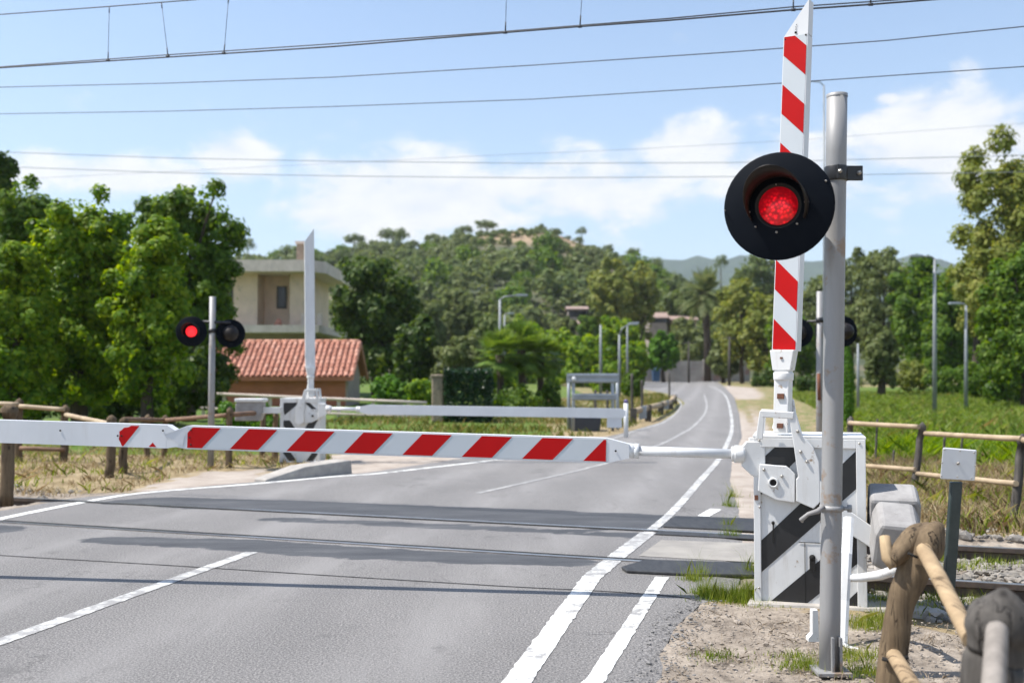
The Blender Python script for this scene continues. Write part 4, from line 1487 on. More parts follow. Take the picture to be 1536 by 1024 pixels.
# near right fence: two stout rustic posts and peeled rails
nf = Thing('rustic_fence', 'close rustic wooden fence with two stout capped posts at the lower right corner', 'fence', (2.0, 4.3, 0))
DA = 4.35
mb = MB()
axis = [V((P(1330, 1024, DA).x, DA, -.05)), P(1338, 1000, DA), P(1345, 945, DA), P(1352, 900, DA), P(1366, 865, DA), P(1378, 838, DA), P(1388, 822, DA), P(1396, 806, DA), P(1406, 789, DA), P(1408, 782, DA)]
mb = rough_tube(axis, [.070, .062, .058, .056, .068, .075, .075, .066, .036, .014], seed=3)
pA = nf.part(mb, 'post', ['wood'], label='bent brown post with rounded cap')
for q_, r_ in (([P(1323, 987, DA - .05), P(1340, 992, DA - .066), P(1362, 985, DA - .06)], .009), ([P(1362, 829, DA - .07), P(1377, 836, DA - .08)], .006)):
    nf.part(MB().tube(q_, r_, 6), 'binding', ['dark_hole'], under=pA)
mb = rough_tube([P(1396, 800, DA + .05), P(1374, 806, DA + .02), P(1354, 825, DA - .01), P(1337, 843, DA - .04)], [.052, .052, .043, .030], 18, 20, .10, 6)
nf.part(mb, 'crook', ['wood'])
mb = MB().tube([P(1327, 804, DA + .02), P(1329, 820, DA), P(1332, 836, DA - .03), P(1338, 846, DA - .04), P(1346, 842, DA - .04)], [.022, .025, .028, .026, .016], 12)
nf.part(mb, 'rail_stub', ['rail_wood_near'])
nf.part(rough_tube([P(1386, 824, DA - .05), P(1420, 888, 3.73), P(1458, 960, 3.15)], [.033, .031, .029], 16, 40, .06, 8), 'rail', ['rail_wood_near'])
nf.part(rough_tube([P(1341, 983, DA - .04), P(1370, 1030, 3.7), P(1402, 1080, 3.2)], [.032, .031, .03], 16, 40, .06, 9), 'rail', ['rail_wood_near'])
DB = 3.0
mb = MB()
bb_ = V((P(1483, 1024, DB).x, DB, -.05))
tb = P(1503, 880, DB)
axis = [bb_, P(1487, 1024, DB), P(1492, 985, DB), P(1494, 962, DB), P(1495, 955, DB), P(1499, 940, DB), P(1502, 915, DB), P(1505, 898, DB), P(1505, 882, DB)]
mb = rough_tube(axis, [.085, .084, .082, .080, .092, .099, .092, .052, .012], 16, 46, .09, 12)
nf.part(mb, 'post', ['wood_grey'], label='thick grey post with pointed cap')
nf.part(rough_tube([P(1496, 944, DB - .085), P(1487, 1080, 2.55), P(1478, 1250, 2.1)], [.030, .031, .032], 16, 40, .06, 14), 'rail', ['rail_wood_grey'], label='greyish rail running towards the viewer')

# right fence beyond the track
rf = Thing('wooden_fence', 'post and rail fence in dry grass between the track and the green field', 'fence', (4.6, 12.5, 0))
RP = [((1276, 624), (1272, 722), 14.2), ((1384, 633), (1369, 737), 12.9), ((1534, 650), (1520, 784), 10.2), ((1660, 655), (1650, 800), 9.4)]
ends = []
for i, (tp, bs, d) in enumerate(RP):
    b_ = V((P(bs[0], bs[1], d).x, d, -.05))
    rf.part(post_mesh(b_, P(tp[0], tp[1], d), .048, True, 9, i + 20), 'post', ['wood_grey'])
for (a, da), (b2, db) in ((((1274, 634), 14.1), ((1378, 640), 12.85)), (((1388, 650), 12.85), ((1533, 658), 10.15)), (((1296, 698), 13.8), ((1373, 704), 12.85)), (((1376, 710), 12.85), ((1524, 725), 10.15)), (((1534, 660), 10.1), ((1660, 668), 9.4))):
    rf.part(rail_mesh(P(a[0], a[1], da), P(b2[0], b2[1], db), .031, .031, 9, da * 3 + a[1]), 'rail', ['rail_wood'])
# thin stakes behind it
for i, (px, y0, y1, d, lab) in enumerate(((1313, 628, 700, 17.0, 'thin dark stake behind the first span of the right fence'), (1414, 655, 745, 14.5, 'thin dark stake in dry grass behind the white plate'), (1441, 648, 700, 17.5, 'thin dark stake above the white plate, field behind'), (1338, 675, 720, 16.0, 'short thin stake low between the cabinet and the leaning fence post'))):
    b_ = V((P(px, y1, d).x, d, 0))
    ob = post_mesh(b_, P(px + 3, y0, d), .02, False, 7, i + 60).build('stake', 'wood_grey', origin=b_)
    tag(ob, lab, 'stake', 'stakes of the field edge')

# left rustic fence
lf = Thing('rustic_fence', 'dark rustic post and rail fence along the dry grass at the left edge', 'fence', (-6.5, 13, 0))
LP = [(29, 597, 690, 17.5), (98, 607, 690, 17.5), (167, 622, 717, 14.6), (186, 625, 708, 15.6), (222, 621, 690, 18.0), (248, 622, 688, 18.5), (345, 609, 702, 16.3), (395, 607, 690, 18.5), (414, 618, 690, 18.0)]
for i, (px, y0, y1, d) in enumerate(LP):
    b_ = V((P(px - 2, y1, d).x, d, -.05))
    lf.part(post_mesh(b_, P(px, y0, d), .070 if i < 4 else .055, True, 9, i + 30), 'post', ['wood'])
for (a, da, b2, db, m_) in (((-40, 604), 17.5, (28, 606), 17.4, 'rail_wood'), ((29, 609), 17.4, (97, 614), 17.4, 'rail_wood'), ((99, 622), 17.4, (168, 636), 14.6, 'rail_wood'), ((187, 629), 15.6, (224, 629), 17.9, 'rail_wood_brown'),
                            ((222, 629), 17.9, (248, 630), 18.4, 'rail_wood_brown'), ((248, 630), 18.4, (345, 622), 16.3, 'rail_wood_brown'), ((345, 622), 16.3, (415, 617), 18.0, 'rail_wood_brown'), ((30, 672), 17.4, (98, 674), 17.4, 'rail_wood_brown')):
    lf.part(rail_mesh(P(*a, da), P(*b2, db), .040, .036, 8, a[0]), 'rail', [m_])
# the single stout post in front
b_ = G(10, 752)
ob = Thing('fence_post', 'stout weathered post with domed cap beside the road at the left edge', 'post', b_)
ob.part(post_mesh(b_ - V((0, 0, .05)), P(14, 606, b_.y), .078, True, 12, 44), 'shaft', ['wood'])
m_ = MB().lathe(P(14, 612, b_.y), V((0, 0, 1)), [(.10, -.05), (.098, .0), (.06, .035), (0, .05)], 14)
ob.part(m_, 'cap', ['wood'])

# pale rail fence before the shed
pf = Thing('pale_fence', 'pale grey rail fence across the yard of the tiled shed', 'fence', (-10, 36, 0))
DP = 36.0
for i, px in enumerate((212, 243, 305, 336, 405, 465, 508, 560, 612)):
    y0 = 583 + (px - 212) * .044
    b_ = V((P(px, 620, DP).x, DP, -.1))
    pf.part(post_mesh(b_, P(px, y0, DP), .07, True, 7, i + 70), 'post', ['slab'])
for y0 in (586, 608):
    pf.part(rail_mesh(P(212, y0, DP - .05), P(640, y0 + 18, DP - .05), .055, .055, 8, y0), 'rail', ['slab'])


# ------------------------------------------------------------------ overhead line
def longer(ps):
    """carry a wire on past both edges of the view"""
    a, b2, y, z = ps[0], ps[1], ps[-2], ps[-1]
    return [a + (a - b2) * 4] + ps + [z + (z - y) * 4]


def W(px, py, D0):
    r = ray(px, py)
    return P(px, py, D0 / (1 + SL * r.x / r.y))


D0 = 9.75
cat = Thing('overhead_line', 'dark electric contact wire with droppers and upper wire above the crossing', 'overhead line', W(768, 52, D0))
cpts = [(-120, 110), (0, 102), (250, 86), (500, 70), (758, 49), (870, 40), (1000, 31), (1190, 15), (1306, 7), (1445, -4), (1640, -20)]
cat.part(MB().tube(longer([W(*p, D0) for p in cpts]), .0085, 6), 'contact_wire', ['wire'])
cat.part(MB().tube([W(p[0], p[1] - 1.5 - 3 * math.sin(p[0] / 260.) ** 2, D0 + .05) for p in cpts], .006, 6), 'contact_wire', ['wire'])
mpts = [(-120, 32), (0, 22), (164, 10), (290, 0), (500, -22), (760, -50), (1000, -75), (1300, -100), (1640, -130)]
cat.part(MB().tube(longer([W(*p, D0) for p in mpts]), .0065, 6), 'messenger_wire', ['wire'])
for a, b2 in (((164, 10), (162, 91)), ((242, 3), (252, 85)), ((343, -5), (336, 80)), ((761, -50), (758, 49)), ((876, -62), (870, 40)), ((1190, -90), (1190, 15)), ((1306, -100), (1306, 7))):
    p, q = W(*a, D0), W(*b2, D0)
    m_ = MB().tube([p, q], .0032, 5)
    m_.tube([p.lerp(q, .02), p.lerp(q, .12)], .007, 6)
    m_.tube([p.lerp(q, .84), p.lerp(q, .99)], .007, 6)
    m_.tube([q - V((.02, 0, 0)), q + V((.02, 0, 0))], .014, 6)
    cat.part(m_, 'dropper', ['wire'])
for pts, d, r, lab in (([(-100, 134), (0, 131), (250, 125), (500, 116), (800, 98), (1100, 78), (1330, 61), (1536, 40), (1640, 29)], 12.6, .0062, 'overhead wire next below the dark contact wire, rising to the right'),
                       ([(-100, 172), (0, 171), (250, 167), (500, 160), (800, 149), (1100, 130), (1330, 114), (1536, 100), (1640, 92)], 13.6, .006, 'overhead wire that passes just above the top of the grey signal post')):
    tag(MB().tube(longer([W(*p, d) for p in pts]), r, 6).build('overhead_wire', 'wire', origin=W(768, pts[4][1], d)), lab, 'wire')
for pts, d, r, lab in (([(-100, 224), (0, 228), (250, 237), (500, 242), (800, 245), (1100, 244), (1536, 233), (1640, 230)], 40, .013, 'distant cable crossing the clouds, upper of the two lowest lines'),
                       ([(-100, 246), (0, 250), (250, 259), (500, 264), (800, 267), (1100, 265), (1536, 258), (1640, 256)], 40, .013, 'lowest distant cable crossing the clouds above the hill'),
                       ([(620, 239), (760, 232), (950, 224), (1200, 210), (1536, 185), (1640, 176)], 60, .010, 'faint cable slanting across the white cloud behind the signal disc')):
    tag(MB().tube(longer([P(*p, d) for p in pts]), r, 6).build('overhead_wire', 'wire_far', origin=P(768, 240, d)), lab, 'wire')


# ------------------------------------------------------------------ street lamps and poles
def lamp(label, px, top, bot, D, r, arm=None, group='street lamps'):
    b_ = V((P(px, bot, D).x, D, gh(D)))
    tp = P(px, top, D)
    t = Thing('street_lamp', label, 'street lamp', b_, group)
    t.part(MB().tube([b_, b_.lerp(tp, .5), tp], [r * 1.2, r, r * .75], 10), 'pole', ['galv_far'])
    if arm:
        (ax, ay) = arm
        e = P(ax, ay, D)
        t.part(MB().tube([tp - V((0, 0, .02)), tp.lerp(e, .25) + V((0, 0, .35 * abs(tp.z - e.z) + .02)), e], r * .5, 8), 'arm', ['galv_far'])
        d = (e - tp)
        d.z = 0
        d.normalize()
        s_ = r * 2.6
        m_ = MB().box(e + d * s_ * .8, d * s_ * 1.3, V((0, s_ * .5, 0)), V((0, 0, s_ * .28)))
        t.part(m_, 'lamp_head', ['sign_grey'], bevel=.03)
    return t


lamp('street lamp with arm to the right standing before the wooded hill', 750, 449, 620, 60, .10, (778, 443))
lamp('small street lamp just behind the taller one on the hill side', 757, 472, 615, 95, .10, (763, 470))
lamp('bare lamp column behind the left end of the grey road sign', 901, 487, 600, 62, .085)
lamp('slim lamp column with head to the right behind the grey road sign', 929, 502, 605, 62, .085, (946, 486))
lamp('short lamp with drooping head in the green thicket by the bend', 941, 487, 600, 80, .085, (950, 484))
lamp('lone tall lamp column in the green field right of the olive tree', 1402, 388, 622, 38, .075, (1380, 384))
lamp('right hand lamp column in the green field with small head', 1449, 458, 614, 42, .07, (1437, 455))
lamp('thin lamp column at the edge of the field beside the cypress', 1287, 515, 614, 42, .06)
lamp('tall thin lamp whose arm shows between the raised boom and the grey post', 1236, 128, 640, 26, .030, (1212, 122))
for lab, px, y0, y1, D in (('wooden utility pole before the far wall', 1033, 512, 568, 118, ), ('slender pole before the yellowing trees by the bend', 1094, 505, 575, 100),):
    b_ = V((P(px, y1, D).x, D, gh(D)))
    t_ = Thing('utility_pole', lab, 'pole', b_)
    t_.part(MB().tube([b_, P(px, y0, D)], [.15, .10], 8), 'shaft', ['wood_grey'])
    m_ = MB().box(P(px, y0 + 2, D), V((.7, 0, 0)), V((0, .06, 0)), V((0, 0, .06)))
    t_.part(m_, 'crossarm', ['wood_grey'])

# ------------------------------------------------------------------ grey road sign frame by the bend
DSN = 27.0
rs = Thing('road_sign', 'grey road sign frame with two boards behind the far lowered boom', 'road sign', (P(888, 640, DSN).x, DSN, 0))
for px in (853, 860, 919, 926):
    d = DSN + (.5 if px in (853, 926) else 0)
    rs.part(MB().tube([V((P(px, 600, d).x, d, 0)), P(px, 561, d)], .045, 8), 'post', ['sign_grey'])
for y0, y1, x0, x1, d in ((560, 574, 850, 929, DSN - .06), (590, 600, 858, 925, DSN - .06)):
    m_ = MB().prism([P(x0, y0, d), P(x1, y0, d), P(x1, y1, d), P(x0, y1, d)], V((0, .04, 0)))
    for y in (y0 + 3, y1 - 3):
        m_.box(P((x0 + x1) / 2, y, d - .02), V(((x1 - x0) / 2 / F * d * .94, 0, 0)), V((0, .015, 0)), V((0, 0, .03)))
    rs.part(m_, 'board', ['sign_grey'], bevel=.01)
m_ = MB().lathe(P(861, 568, DSN - .10), V((0, -1, 0)), [(.06, 0), (.06, .02), (0, .02)], 16)
rs.part(m_, 'round_emblem', ['white_clean'])
m_ = MB().prism([P(857, 626, DSN), P(902, 626, DSN), P(900, 648, DSN), P(857, 650, DSN)], V((0, .5, 0)))
tag(m_.build('dark_box', 'dark_bin', origin=(P(880, 650, DSN).x, DSN, 0), bevel=.03), 'dark grey box on the verge below the grey road sign', 'utility box')  # plain dark grey block below the sign boards

# small marker, guard rail along the bend
gb = V((P(939, 640, 24).x, 24, 0))
gd = Thing('delineator', 'white roadside marker with purple cap at the end of the far lowered boom', 'road marker', gb)
gd.part(MB().tube([gb, P(939, 604, 24)], .055, 10), 'shaft', ['white_clean'])
gd.part(MB().tube([P(939, 604, 24), P(939, 599, 24)], [.06, .04], 10), 'cap', ['purple'])
gr = Thing('guard_rail', 'wooden guard rail with grey reflector boxes along the inside of the bend', 'guard rail', G(970, 632))
gp = [(950, 634, 612), (972, 631, 607), (991, 622, 603), (1006, 614, 599), (1012, 606, 592)]
last = None
for i, (px, yb, yt) in enumerate(gp):
    g = G(px, yb)
    tp = P(px, yt, g.y)
    gr.part(MB().box(g.lerp(tp, .5), V((.10, 0, 0)), V((0, .10, 0)), (tp - g) * .5), 'post', ['wood_grey'])
    if last is not None:
        gr.part(MB().tube([last, tp - V((0, 0, .1))], .10, 8), 'rail', ['rail_wood'])
    last = tp - V((0, 0, .1))
for px, yb, yt in ((964, 632, 610), (997, 618, 602)):
    g = G(px, yb)
    m_ = MB().prism([P(px - 5, yt, g.y - .3), P(px + 6, yt - 2, g.y - .3), P(px + 6, yb - 5, g.y - .3), P(px - 5, yb - 3, g.y - .3)], V((0, .12, 0)))
    gr.part(m_, 'reflector_box', ['sign_grey'])
for i, (px, y0, y1, D) in enumerate(((893, 585, 625, 40), (911, 585, 625, 42), (948, 560, 612, 40), (963, 570, 612, 42), (1004, 560, 600, 58))):
    b_ = V((P(px, y1, D).x, D, gh(D)))
    t_ = post_mesh(b_, P(px, y0, D), .06, False, 7, 90 + i).build('stake', 'wood_grey', origin=b_)
    tag(t_, ['brown stake just left of the sign boards seen below them', 'brown stake between the sign posts', 'tall dark stake right of the grey road sign', 'thin stake on the yellow bank before the bend', 'stake at the tip of the bank by the bend'][i], 'stake', 'stakes of the roadside bank')


# ------------------------------------------------------------------ buildings
def quad_box(mb, x0, x1, y0, y1, z0, z1, mat=0):
    mb.box(((x0 + x1) / 2, (y0 + y1) / 2, (z0 + z1) / 2), ((x1 - x0) / 2, 0, 0), (0, (y1 - y0) / 2, 0), (0, 0, (z1 - z0) / 2), mat)


def build_shed():
    D = 47.0
    eL, eR = P(322, 562, D), P(518, 560, D)              # eaves line, front
    rR = P(543, 513, D + 3.2)                            # ridge right end
    gz = gh(D) - .3
    x0, x1 = eL.x - .8, eR.x
    ze, zr = eR.z, P(543, 513, D + 2.2).z
    t = Thing('tiled_shed', 'low orange shed with terracotta tile roof behind the far barrier', 'shed', ((x0 + x1) / 2, D + 2, gz))
    dep = 4.4
    mb = MB()
    ang = .16
    ux = V((math.cos(ang), -math.sin(ang) * 0, 0)).normalized()
    quad_box(mb, x0 + .25, x1 - .05, D + .35, D + dep - .35, gz, ze - .05, 0)
    w = t.part(mb, 'wall', ['orange'])
    mb = MB()
    xe = x1 - .05
    mb.prism([V((xe, D + .35, gz)), V((xe, D + dep - .35, gz)), V((xe, D + dep - .35, ze - .05)), V((xe, D + dep / 2, zr - .18)), V((xe, D + .35, ze - .05))], V((.12, 0, 0)))
    t.part(mb, 'gable_wall', ['grey_render'])
    mb = MB()
    m_ = MB()
    # rows of barrel tiles on both slopes
    pitch = .26
    ncol = int((x1 + .35 - x0) / pitch)
    nrow = 9
    for side in (0, 1):
        y_e, y_r = (D - .15, D + dep / 2) if side == 0 else (D + dep + .15, D + dep / 2)
        a, b2 = V((0, y_e, ze - .12)), V((0, y_r, zr))
        nn = V((0, -(b2.z - a.z), abs(b2.y - a.y))) if side == 0 else V((0, (b2.z - a.z), abs(b2.y - a.y)))
        nn.normalize()
        m_.add([V((x0, y_e, ze - .14)), V((x1 + .3, y_e, ze - .14)), V((x1 + .3, y_r, zr - .02)), V((x0, y_r, zr - .02))], [(0, 1, 2, 3)])
        for c in range(ncol + 1):
            x = x0 + c * pitch
            for r in range(nrow):
                p, q = a.lerp(b2, r / nrow - .01), a.lerp(b2, (r + 1) / nrow + .02)
                vs = []
                jx, jz = float(RNG.uniform(-.018, .018)), float(RNG.uniform(0, .02))
                for s_, (pp, lift, rad) in enumerate(((p, .022, .104), (q, .0, .088))):
                    for k in range(6):
                        tt = math.pi * k / 5
                        vs.append(V((x + jx + math.cos(tt) * rad, pp.y, pp.z)) + nn * (math.sin(tt) * rad * .75 + lift + jz))
                m_.add(vs, [(k, k + 1, k + 7, k + 6) for k in range(5)], 0, True)
    for c in range(int((x1 + .3 - x0) / .42)):
        x = x0 + .1 + c * .42
        m_.tube([V((x, D + dep / 2, zr + .0)), V((x + .44, D + dep / 2, zr + .02))], [.13, .11], 8)
    rf_ = t.part(m_, 'roof', ['tile'])
    for yy0, yy1 in ((D - .2, D + dep / 2), (D + dep + .2, D + dep / 2)):
        mv = MB()
        mv.prism([V((x1 + .32, yy0, ze - .10)), V((x1 + .32, yy1, zr + .03)), V((x1 + .32, yy1, zr - .2)), V((x1 + .32, yy0, ze - .32))], V((.10, 0, 0)))
        t.part(mv, 'verge_board', ['tile'], under=rf_)
    mv = MB()
    quad_box(mv, x0, x1 + .3, D - .17, D - .10, ze - .34, ze - .16)
    t.part(mv, 'gutter', ['orange'], under=rf_)


build_shed()


def build_house():
    D = 62.0
    X = lambda px: P(px - 13, 500, D).x
    Z = lambda py: P(700, py, D).z
    t = Thing('concrete_house', 'unfinished cream concrete house with flat roof slab behind the tiled shed', 'house', (X(420), D + 4, gh(D)))
    z0, zf0, zf1, zr0, zr1 = gh(D) - .2, Z(499), Z(488), Z(409), Z(392)
    mb = MB()
    quad_box(mb, X(322), X(395), D + .6, D + 9, zf1, zr0)
    w = t.part(mb, 'wall', ['cream'])
    mb = MB()
    quad_box(mb, X(395) + .003, X(444), D + 2.4, D + 9, zf1, zr0)
    t.part(mb, 'loggia_wall', ['cream'])
    mb = MB()
    quad_box(mb, X(444) + .003, X(466), D + .6, D + 9, zf1, zr0)
    t.part(mb, 'wall', ['cream'])
    mb = MB()
    quad_box(mb, X(330), X(470), D + 1.4, D + 9, z0, zf0)
    t.part(mb, 'ground_floor_wall', ['grey_render'])
    mb = MB()
    quad_box(mb, X(300), X(494), D - .6, D + 10, zf0 - .003, zf1)
    t.part(mb, 'floor_slab', ['slab'])
    mb = MB()
    mb.prism([V((X(300), D - .9, zr0)), V((X(478), D - .9, zr0)), V((X(500), D + .4, zr0)), V((X(500), D + 10, zr0)), V((X(300), D + 10, zr0))], V((0, 0, zr1 - zr0)))
    rf_ = t.part(mb, 'roof_slab', ['slab'])
    mb = MB()
    quad_box(mb, X(441), X(455), D + 3, D + 3.6, zr1, Z(356))
    ch = t.part(mb, 'chimney', ['stone_pillar'], under=rf_)
    mb = MB()
    quad_box(mb, X(439), X(457), D + 2.9, D + 3.7, Z(356), Z(352))
    t.part(mb, 'chimney_cap', ['slab'], under=rf_)
    for x0, x1, y, ya, yb in ((414, 430, D + 2.39, 424, 459), (352, 358, D + .59, 422, 452)):
        mb = MB()
        quad_box(mb, X(x0), X(x1), y - .03, y + .02, Z(yb), Z(ya))
        wn = t.part(mb, 'window', ['wood_grey'])
        mb = MB()
        quad_box(mb, X(x0) + .1, X(x1) - .1, y - .05, y - .035, Z(yb) + .1, Z(ya) - .1)
        t.part(mb, 'pane', ['glass_dark'], under=wn)
    mb = MB()
    mb.tube([V((X(430), D + .0, zf1)), V((X(432), D - .1, Z(478)))], [.28, .12], 7)
    t.part(mb, 'plant_pot', ['tile'])
    for px in (468, 492):
        mb = MB()
        quad_box(mb, X(px) - .14, X(px) + .14, D, D + .3, zf1, Z(470))
        t.part(mb, 'post_stub', ['slab'])


build_house()


def small_house(label, px0, px1, y_eave, y_ridge, y_base, D, wallmat='grey_render', open_front=False, group='houses on the hillside'):
    x0, x1 = P(px0, 500, D).x, P(px1, 500, D).x
    ze, zr, zb = P(700, y_eave, D).z, P(700, y_ridge, D).z, P(700, y_base, D).z
    t = Thing('hillside_house', label, 'house', ((x0 + x1) / 2, D, zb), group)
    dep = 5
    mb = MB()
    quad_box(mb, x0, x1, D, D + dep, zb - 6, ze)
    t.part(mb, 'wall', [wallmat])
    mb = MB()
    o = .4
    mb.prism([V((x0 - o, D - o, ze)), V((x0 - o, D + dep / 2, zr)), V((x0 - o, D + dep + o, ze)), V((x0 - o, D + dep + o, ze - .2)), V((x0 - o, D + dep / 2, zr - .2)), V((x0 - o, D - o, ze - .2))], V((x1 - x0 + 2 * o, 0, 0)))
    t.part(mb, 'roof', ['roof_far'])
    k = 3 if px1 - px0 > 25 else 2
    for i in range(k):
        xx = x0 + (x1 - x0) * (i + .5) / k
        mb = MB()
        hh = (ze - zb)
        quad_box(mb, xx - .55, xx + .55, D - .06, D + .03, zb + hh * .35, zb + hh * .85)
        t.part(mb, 'window', ['glass_dark'])


small_house('dark fronted house on the hill foot with pale flat porch', 853, 880, 463, 458, 482, 170)
small_house('low pink roofed house below the dark fronted one', 842, 880, 485, 479, 500, 160)
small_house('grey ruin with dark openings above the round bright tree', 974, 1000, 476, 467, 488, 165)
small_house('long low house with pink roof left of the tall palm', 1008, 1044, 479, 472, 498, 165, 'cream')

# far wall past the bend, with bins
D = 128.0
mb = MB()
for x0, x1, y0 in ((950, 1006, 543), (1006, 1060, 541), (1060, 1125, 543)):
    a, b2 = P(x0, y0, D), P(x1, y0, D)
    quad_box(mb, a.x, b2.x - .02, D, D + .4, gh(D) - .2, a.z)
for px in (1005, 1060):
    a = P(px, 539, D)
    quad_box(mb, a.x - .4, a.x + .4, D - .15, D + .5, gh(D) - .2, a.z)
tag(mb.build('boundary_wall', 'far_wall', origin=(P(1030, 560, D).x, D, gh(D))), 'weathered pale boundary wall facing the bend at the end of the road', 'wall')
for px, w, y0, m_, lab in ((984, 5.5, 550, 'blue_bin', 'blue bin before the boundary wall under the round bright tree'), (962, 6, 551, 'dark_bin', 'dark bin at the left end of the boundary wall')):
    a = P(px, y0, D - 2)
    hw = w / F * D
    t_ = Thing('waste_bin', lab, 'bin', (a.x, D - 2, gh(D)))
    zt = a.z
    b_ = V((a.x, D - 2, gh(D)))
    t_.part(MB().prism([b_ + V((-hw * .8, -.4, 0)), b_ + V((hw * .8, -.4, 0)), V((a.x + hw, D - 2.5, zt - .3)), V((a.x - hw, D - 2.5, zt - .3))], V((0, 1, 0))), 'body', [m_])
    t_.part(MB().prism([V((a.x - hw * 1.05, D - 2.6, zt - .3)), V((a.x + hw * 1.05, D - 2.6, zt - .3)), V((a.x + hw * 1.0, D - 2.2, zt)), V((a.x - hw * 1.0, D - 2.2, zt))], V((0, .9, 0))), 'lid', [m_])

# stone gate pillar, ivy hedge, low rubble wall
DG = 32.0
g0 = V((P(656, 640, DG).x, DG, 0))
gp_ = Thing('gate_pillar', 'rough stone gate pillar left of the dark ivy', 'pillar', g0)
mb = MB()
tz = P(656, 566, DG).z
mb.box(g0 + V((0, .2, tz / 2)), V((.19, 0, 0)), V((0, .19, 0)), V((0, 0, tz / 2)))
gp_.part(mb, 'shaft', ['stone_pillar'], bevel=.05)
mb = MB()
mb.box(g0 + V((0, .2, tz + .05)), V((.215, 0, 0)), V((0, .215, 0)), V((0, 0, .05)))
gp_.part(mb, 'cap', ['stone_pillar'], bevel=.03)


def leaf_box(name, label, cat, x0, x1, y0, y1, z0, z1, n, size, mat, seed, round_=.25):
    rng = np.random.default_rng(seed)
    c = np.array([(x0 + x1) / 2, (y0 + y1) / 2, (z0 + z1) / 2])
    h = np.array([(x1 - x0) / 2, (y1 - y0) / 2, (z1 - z0) / 2])
    d = rng.uniform(-1, 1, (n, 3))
    ax = rng.integers(0, 3, n)
    sg_ = np.where(rng.random(n) < .5, -1, 1)
    d[np.arange(n), ax] = sg_ * rng.uniform(.72, 1.06, n)
    nrm = np.zeros((n, 3))
    nrm[np.arange(n), ax] = sg_
    bumpv = np.array([mnoise.noise(V(p * 2.2)) for p in d]) * round_
    pos = c + d * h * (1 + bumpv[:, None] * .5)
    nrm = unit(nrm + rng.normal(size=(n, 3)) * .6 + np.array([0, 0, .3]))
    q = leaf_quads(pos, nrm, size, rng) - np.array([c[0], c[1], 0])
    ob = link(name, mesh_from_arrays(name, q, None, mat, 4), None, (c[0], c[1], 0))
    return tag(ob, label, cat)


leaf_box('ivy_hedge', 'dark clipped ivy hedge right of the stone pillar', 'hedge', P(667, 600, DG).x, P(736, 600, DG).x, DG - .2, DG + 1.2, 0, P(700, 556, DG).z, 5200, .13, 'lf_ivy', 5)

# ------------------------------------------------------------------ the hill and far ridge
SKY = [(-400, 480), (100, 430), (250, 408), (330, 396), (420, 392), (480, 387), (560, 380), (620, 374), (680, 361), (720, 353), (760, 346), (800, 346), (840, 352), (875, 366), (905, 383), (945, 402), (1000, 418), (1060, 438), (1120, 456), (1200, 476), (1300, 505), (1500, 545)]
D_BASE, D_CREST = 165.0, 360.0


def hill_z(x, y):
    px = CX + x / y * F
    sy = float(np.interp(px, [s[0] for s in SKY], [s[1] for s in SKY]))
    zc = P(CX, sy, D_CREST).z
    t = (y - D_BASE) / (D_CREST - D_BASE)
    if t < 0:
        return gh(y) - .5
    if t <= 1:
        k = t ** .82
        z = gh(170) + (zc - gh(170)) * k * (1.0)
        z += 2.2 * mnoise.noise(V((x * .03, y * .03, 1))) * math.sin(math.pi * min(1, t)) * min(1, max(0, zc / 20))
        return z
    return gh(170) + (zc - gh(170)) * max(0, 1 - (t - 1) * 1.1)


def build_hill():
    ts = np.linspace(-.02, 1.9, 56)
    pxs = np.linspace(-420, 1520, 130)
    vs, fs = [], []
    for t in ts:
        y = D_BASE + t * (D_CREST - D_BASE)
        for px in pxs:
            x = (px - CX) / F * y
            z = hill_z(x, y)
            if 0.7 < t < 1.3:
                z += .5 * mnoise.noise(V((x * .12, y * .12, 2)))
            vs.append((x, y, z))
    n = len(pxs)
    for i in range(len(ts) - 1):
        for k in range(n - 1):
            fs.append((i * n + k, i * n + k + 1, (i + 1) * n + k + 1, (i + 1) * n + k))
    mb = MB().add(vs, fs, 0, True)
    ob = mb.build('hill', 'hill', kind='structure')
    bare = []
    for x, y, z in vs:
        px, t = CX + x / y * F, (y - D_BASE) / (D_CREST - D_BASE)
        bare.append(max(0, min(1, (t - .72) / .12)) * max(0, min(1, (px - 640) / 50)) * max(0, min(1, (960 - px) / 50)) + .35 * max(0, min(1, (px - 800) / 60)) * (1 if px < 1000 else 0) * max(0, min(1, (t - .3) / .2)))
    a_ = ob.data.attributes.new('bare', 'FLOAT', 'POINT')
    a_.data.foreach_set('value', np.clip(bare, 0, 1).astype(np.float32))
    # distant ridge
    vs, fs = [], []
    R = [(-800, 470), (0, 420), (500, 410), (700, 400), (900, 396), (960, 390), (1000, 388), (1060, 389), (1110, 384), (1150, 388), (1220, 392), (1300, 386), (1360, 384), (1420, 392), (1536, 398), (2400, 420)]
    pr = np.linspace(-800, 2400, 150)
    for row, (d, k) in enumerate(((1500, 0), (1800, .6), (2100, 1), (2600, .2))):
        for px in pr:
            zc = P(CX, float(np.interp(px, [a[0] for a in R], [a[1] for a in R])), 2100).z
            x = (px - CX) / F * d
            vs.append((x, d, k * zc + (14 * mnoise.noise(V((px * .05, row, 0))) if k else 0)))
    n = len(pr)
    for i in range(3):
        for k in range(n - 1):
            fs.append((i * n + k, i * n + k + 1, (i + 1) * n + k + 1, (i + 1) * n + k))
    MB().add(vs, fs, 0, True).build('hills', 'far_hill', kind='structure')


build_hill()


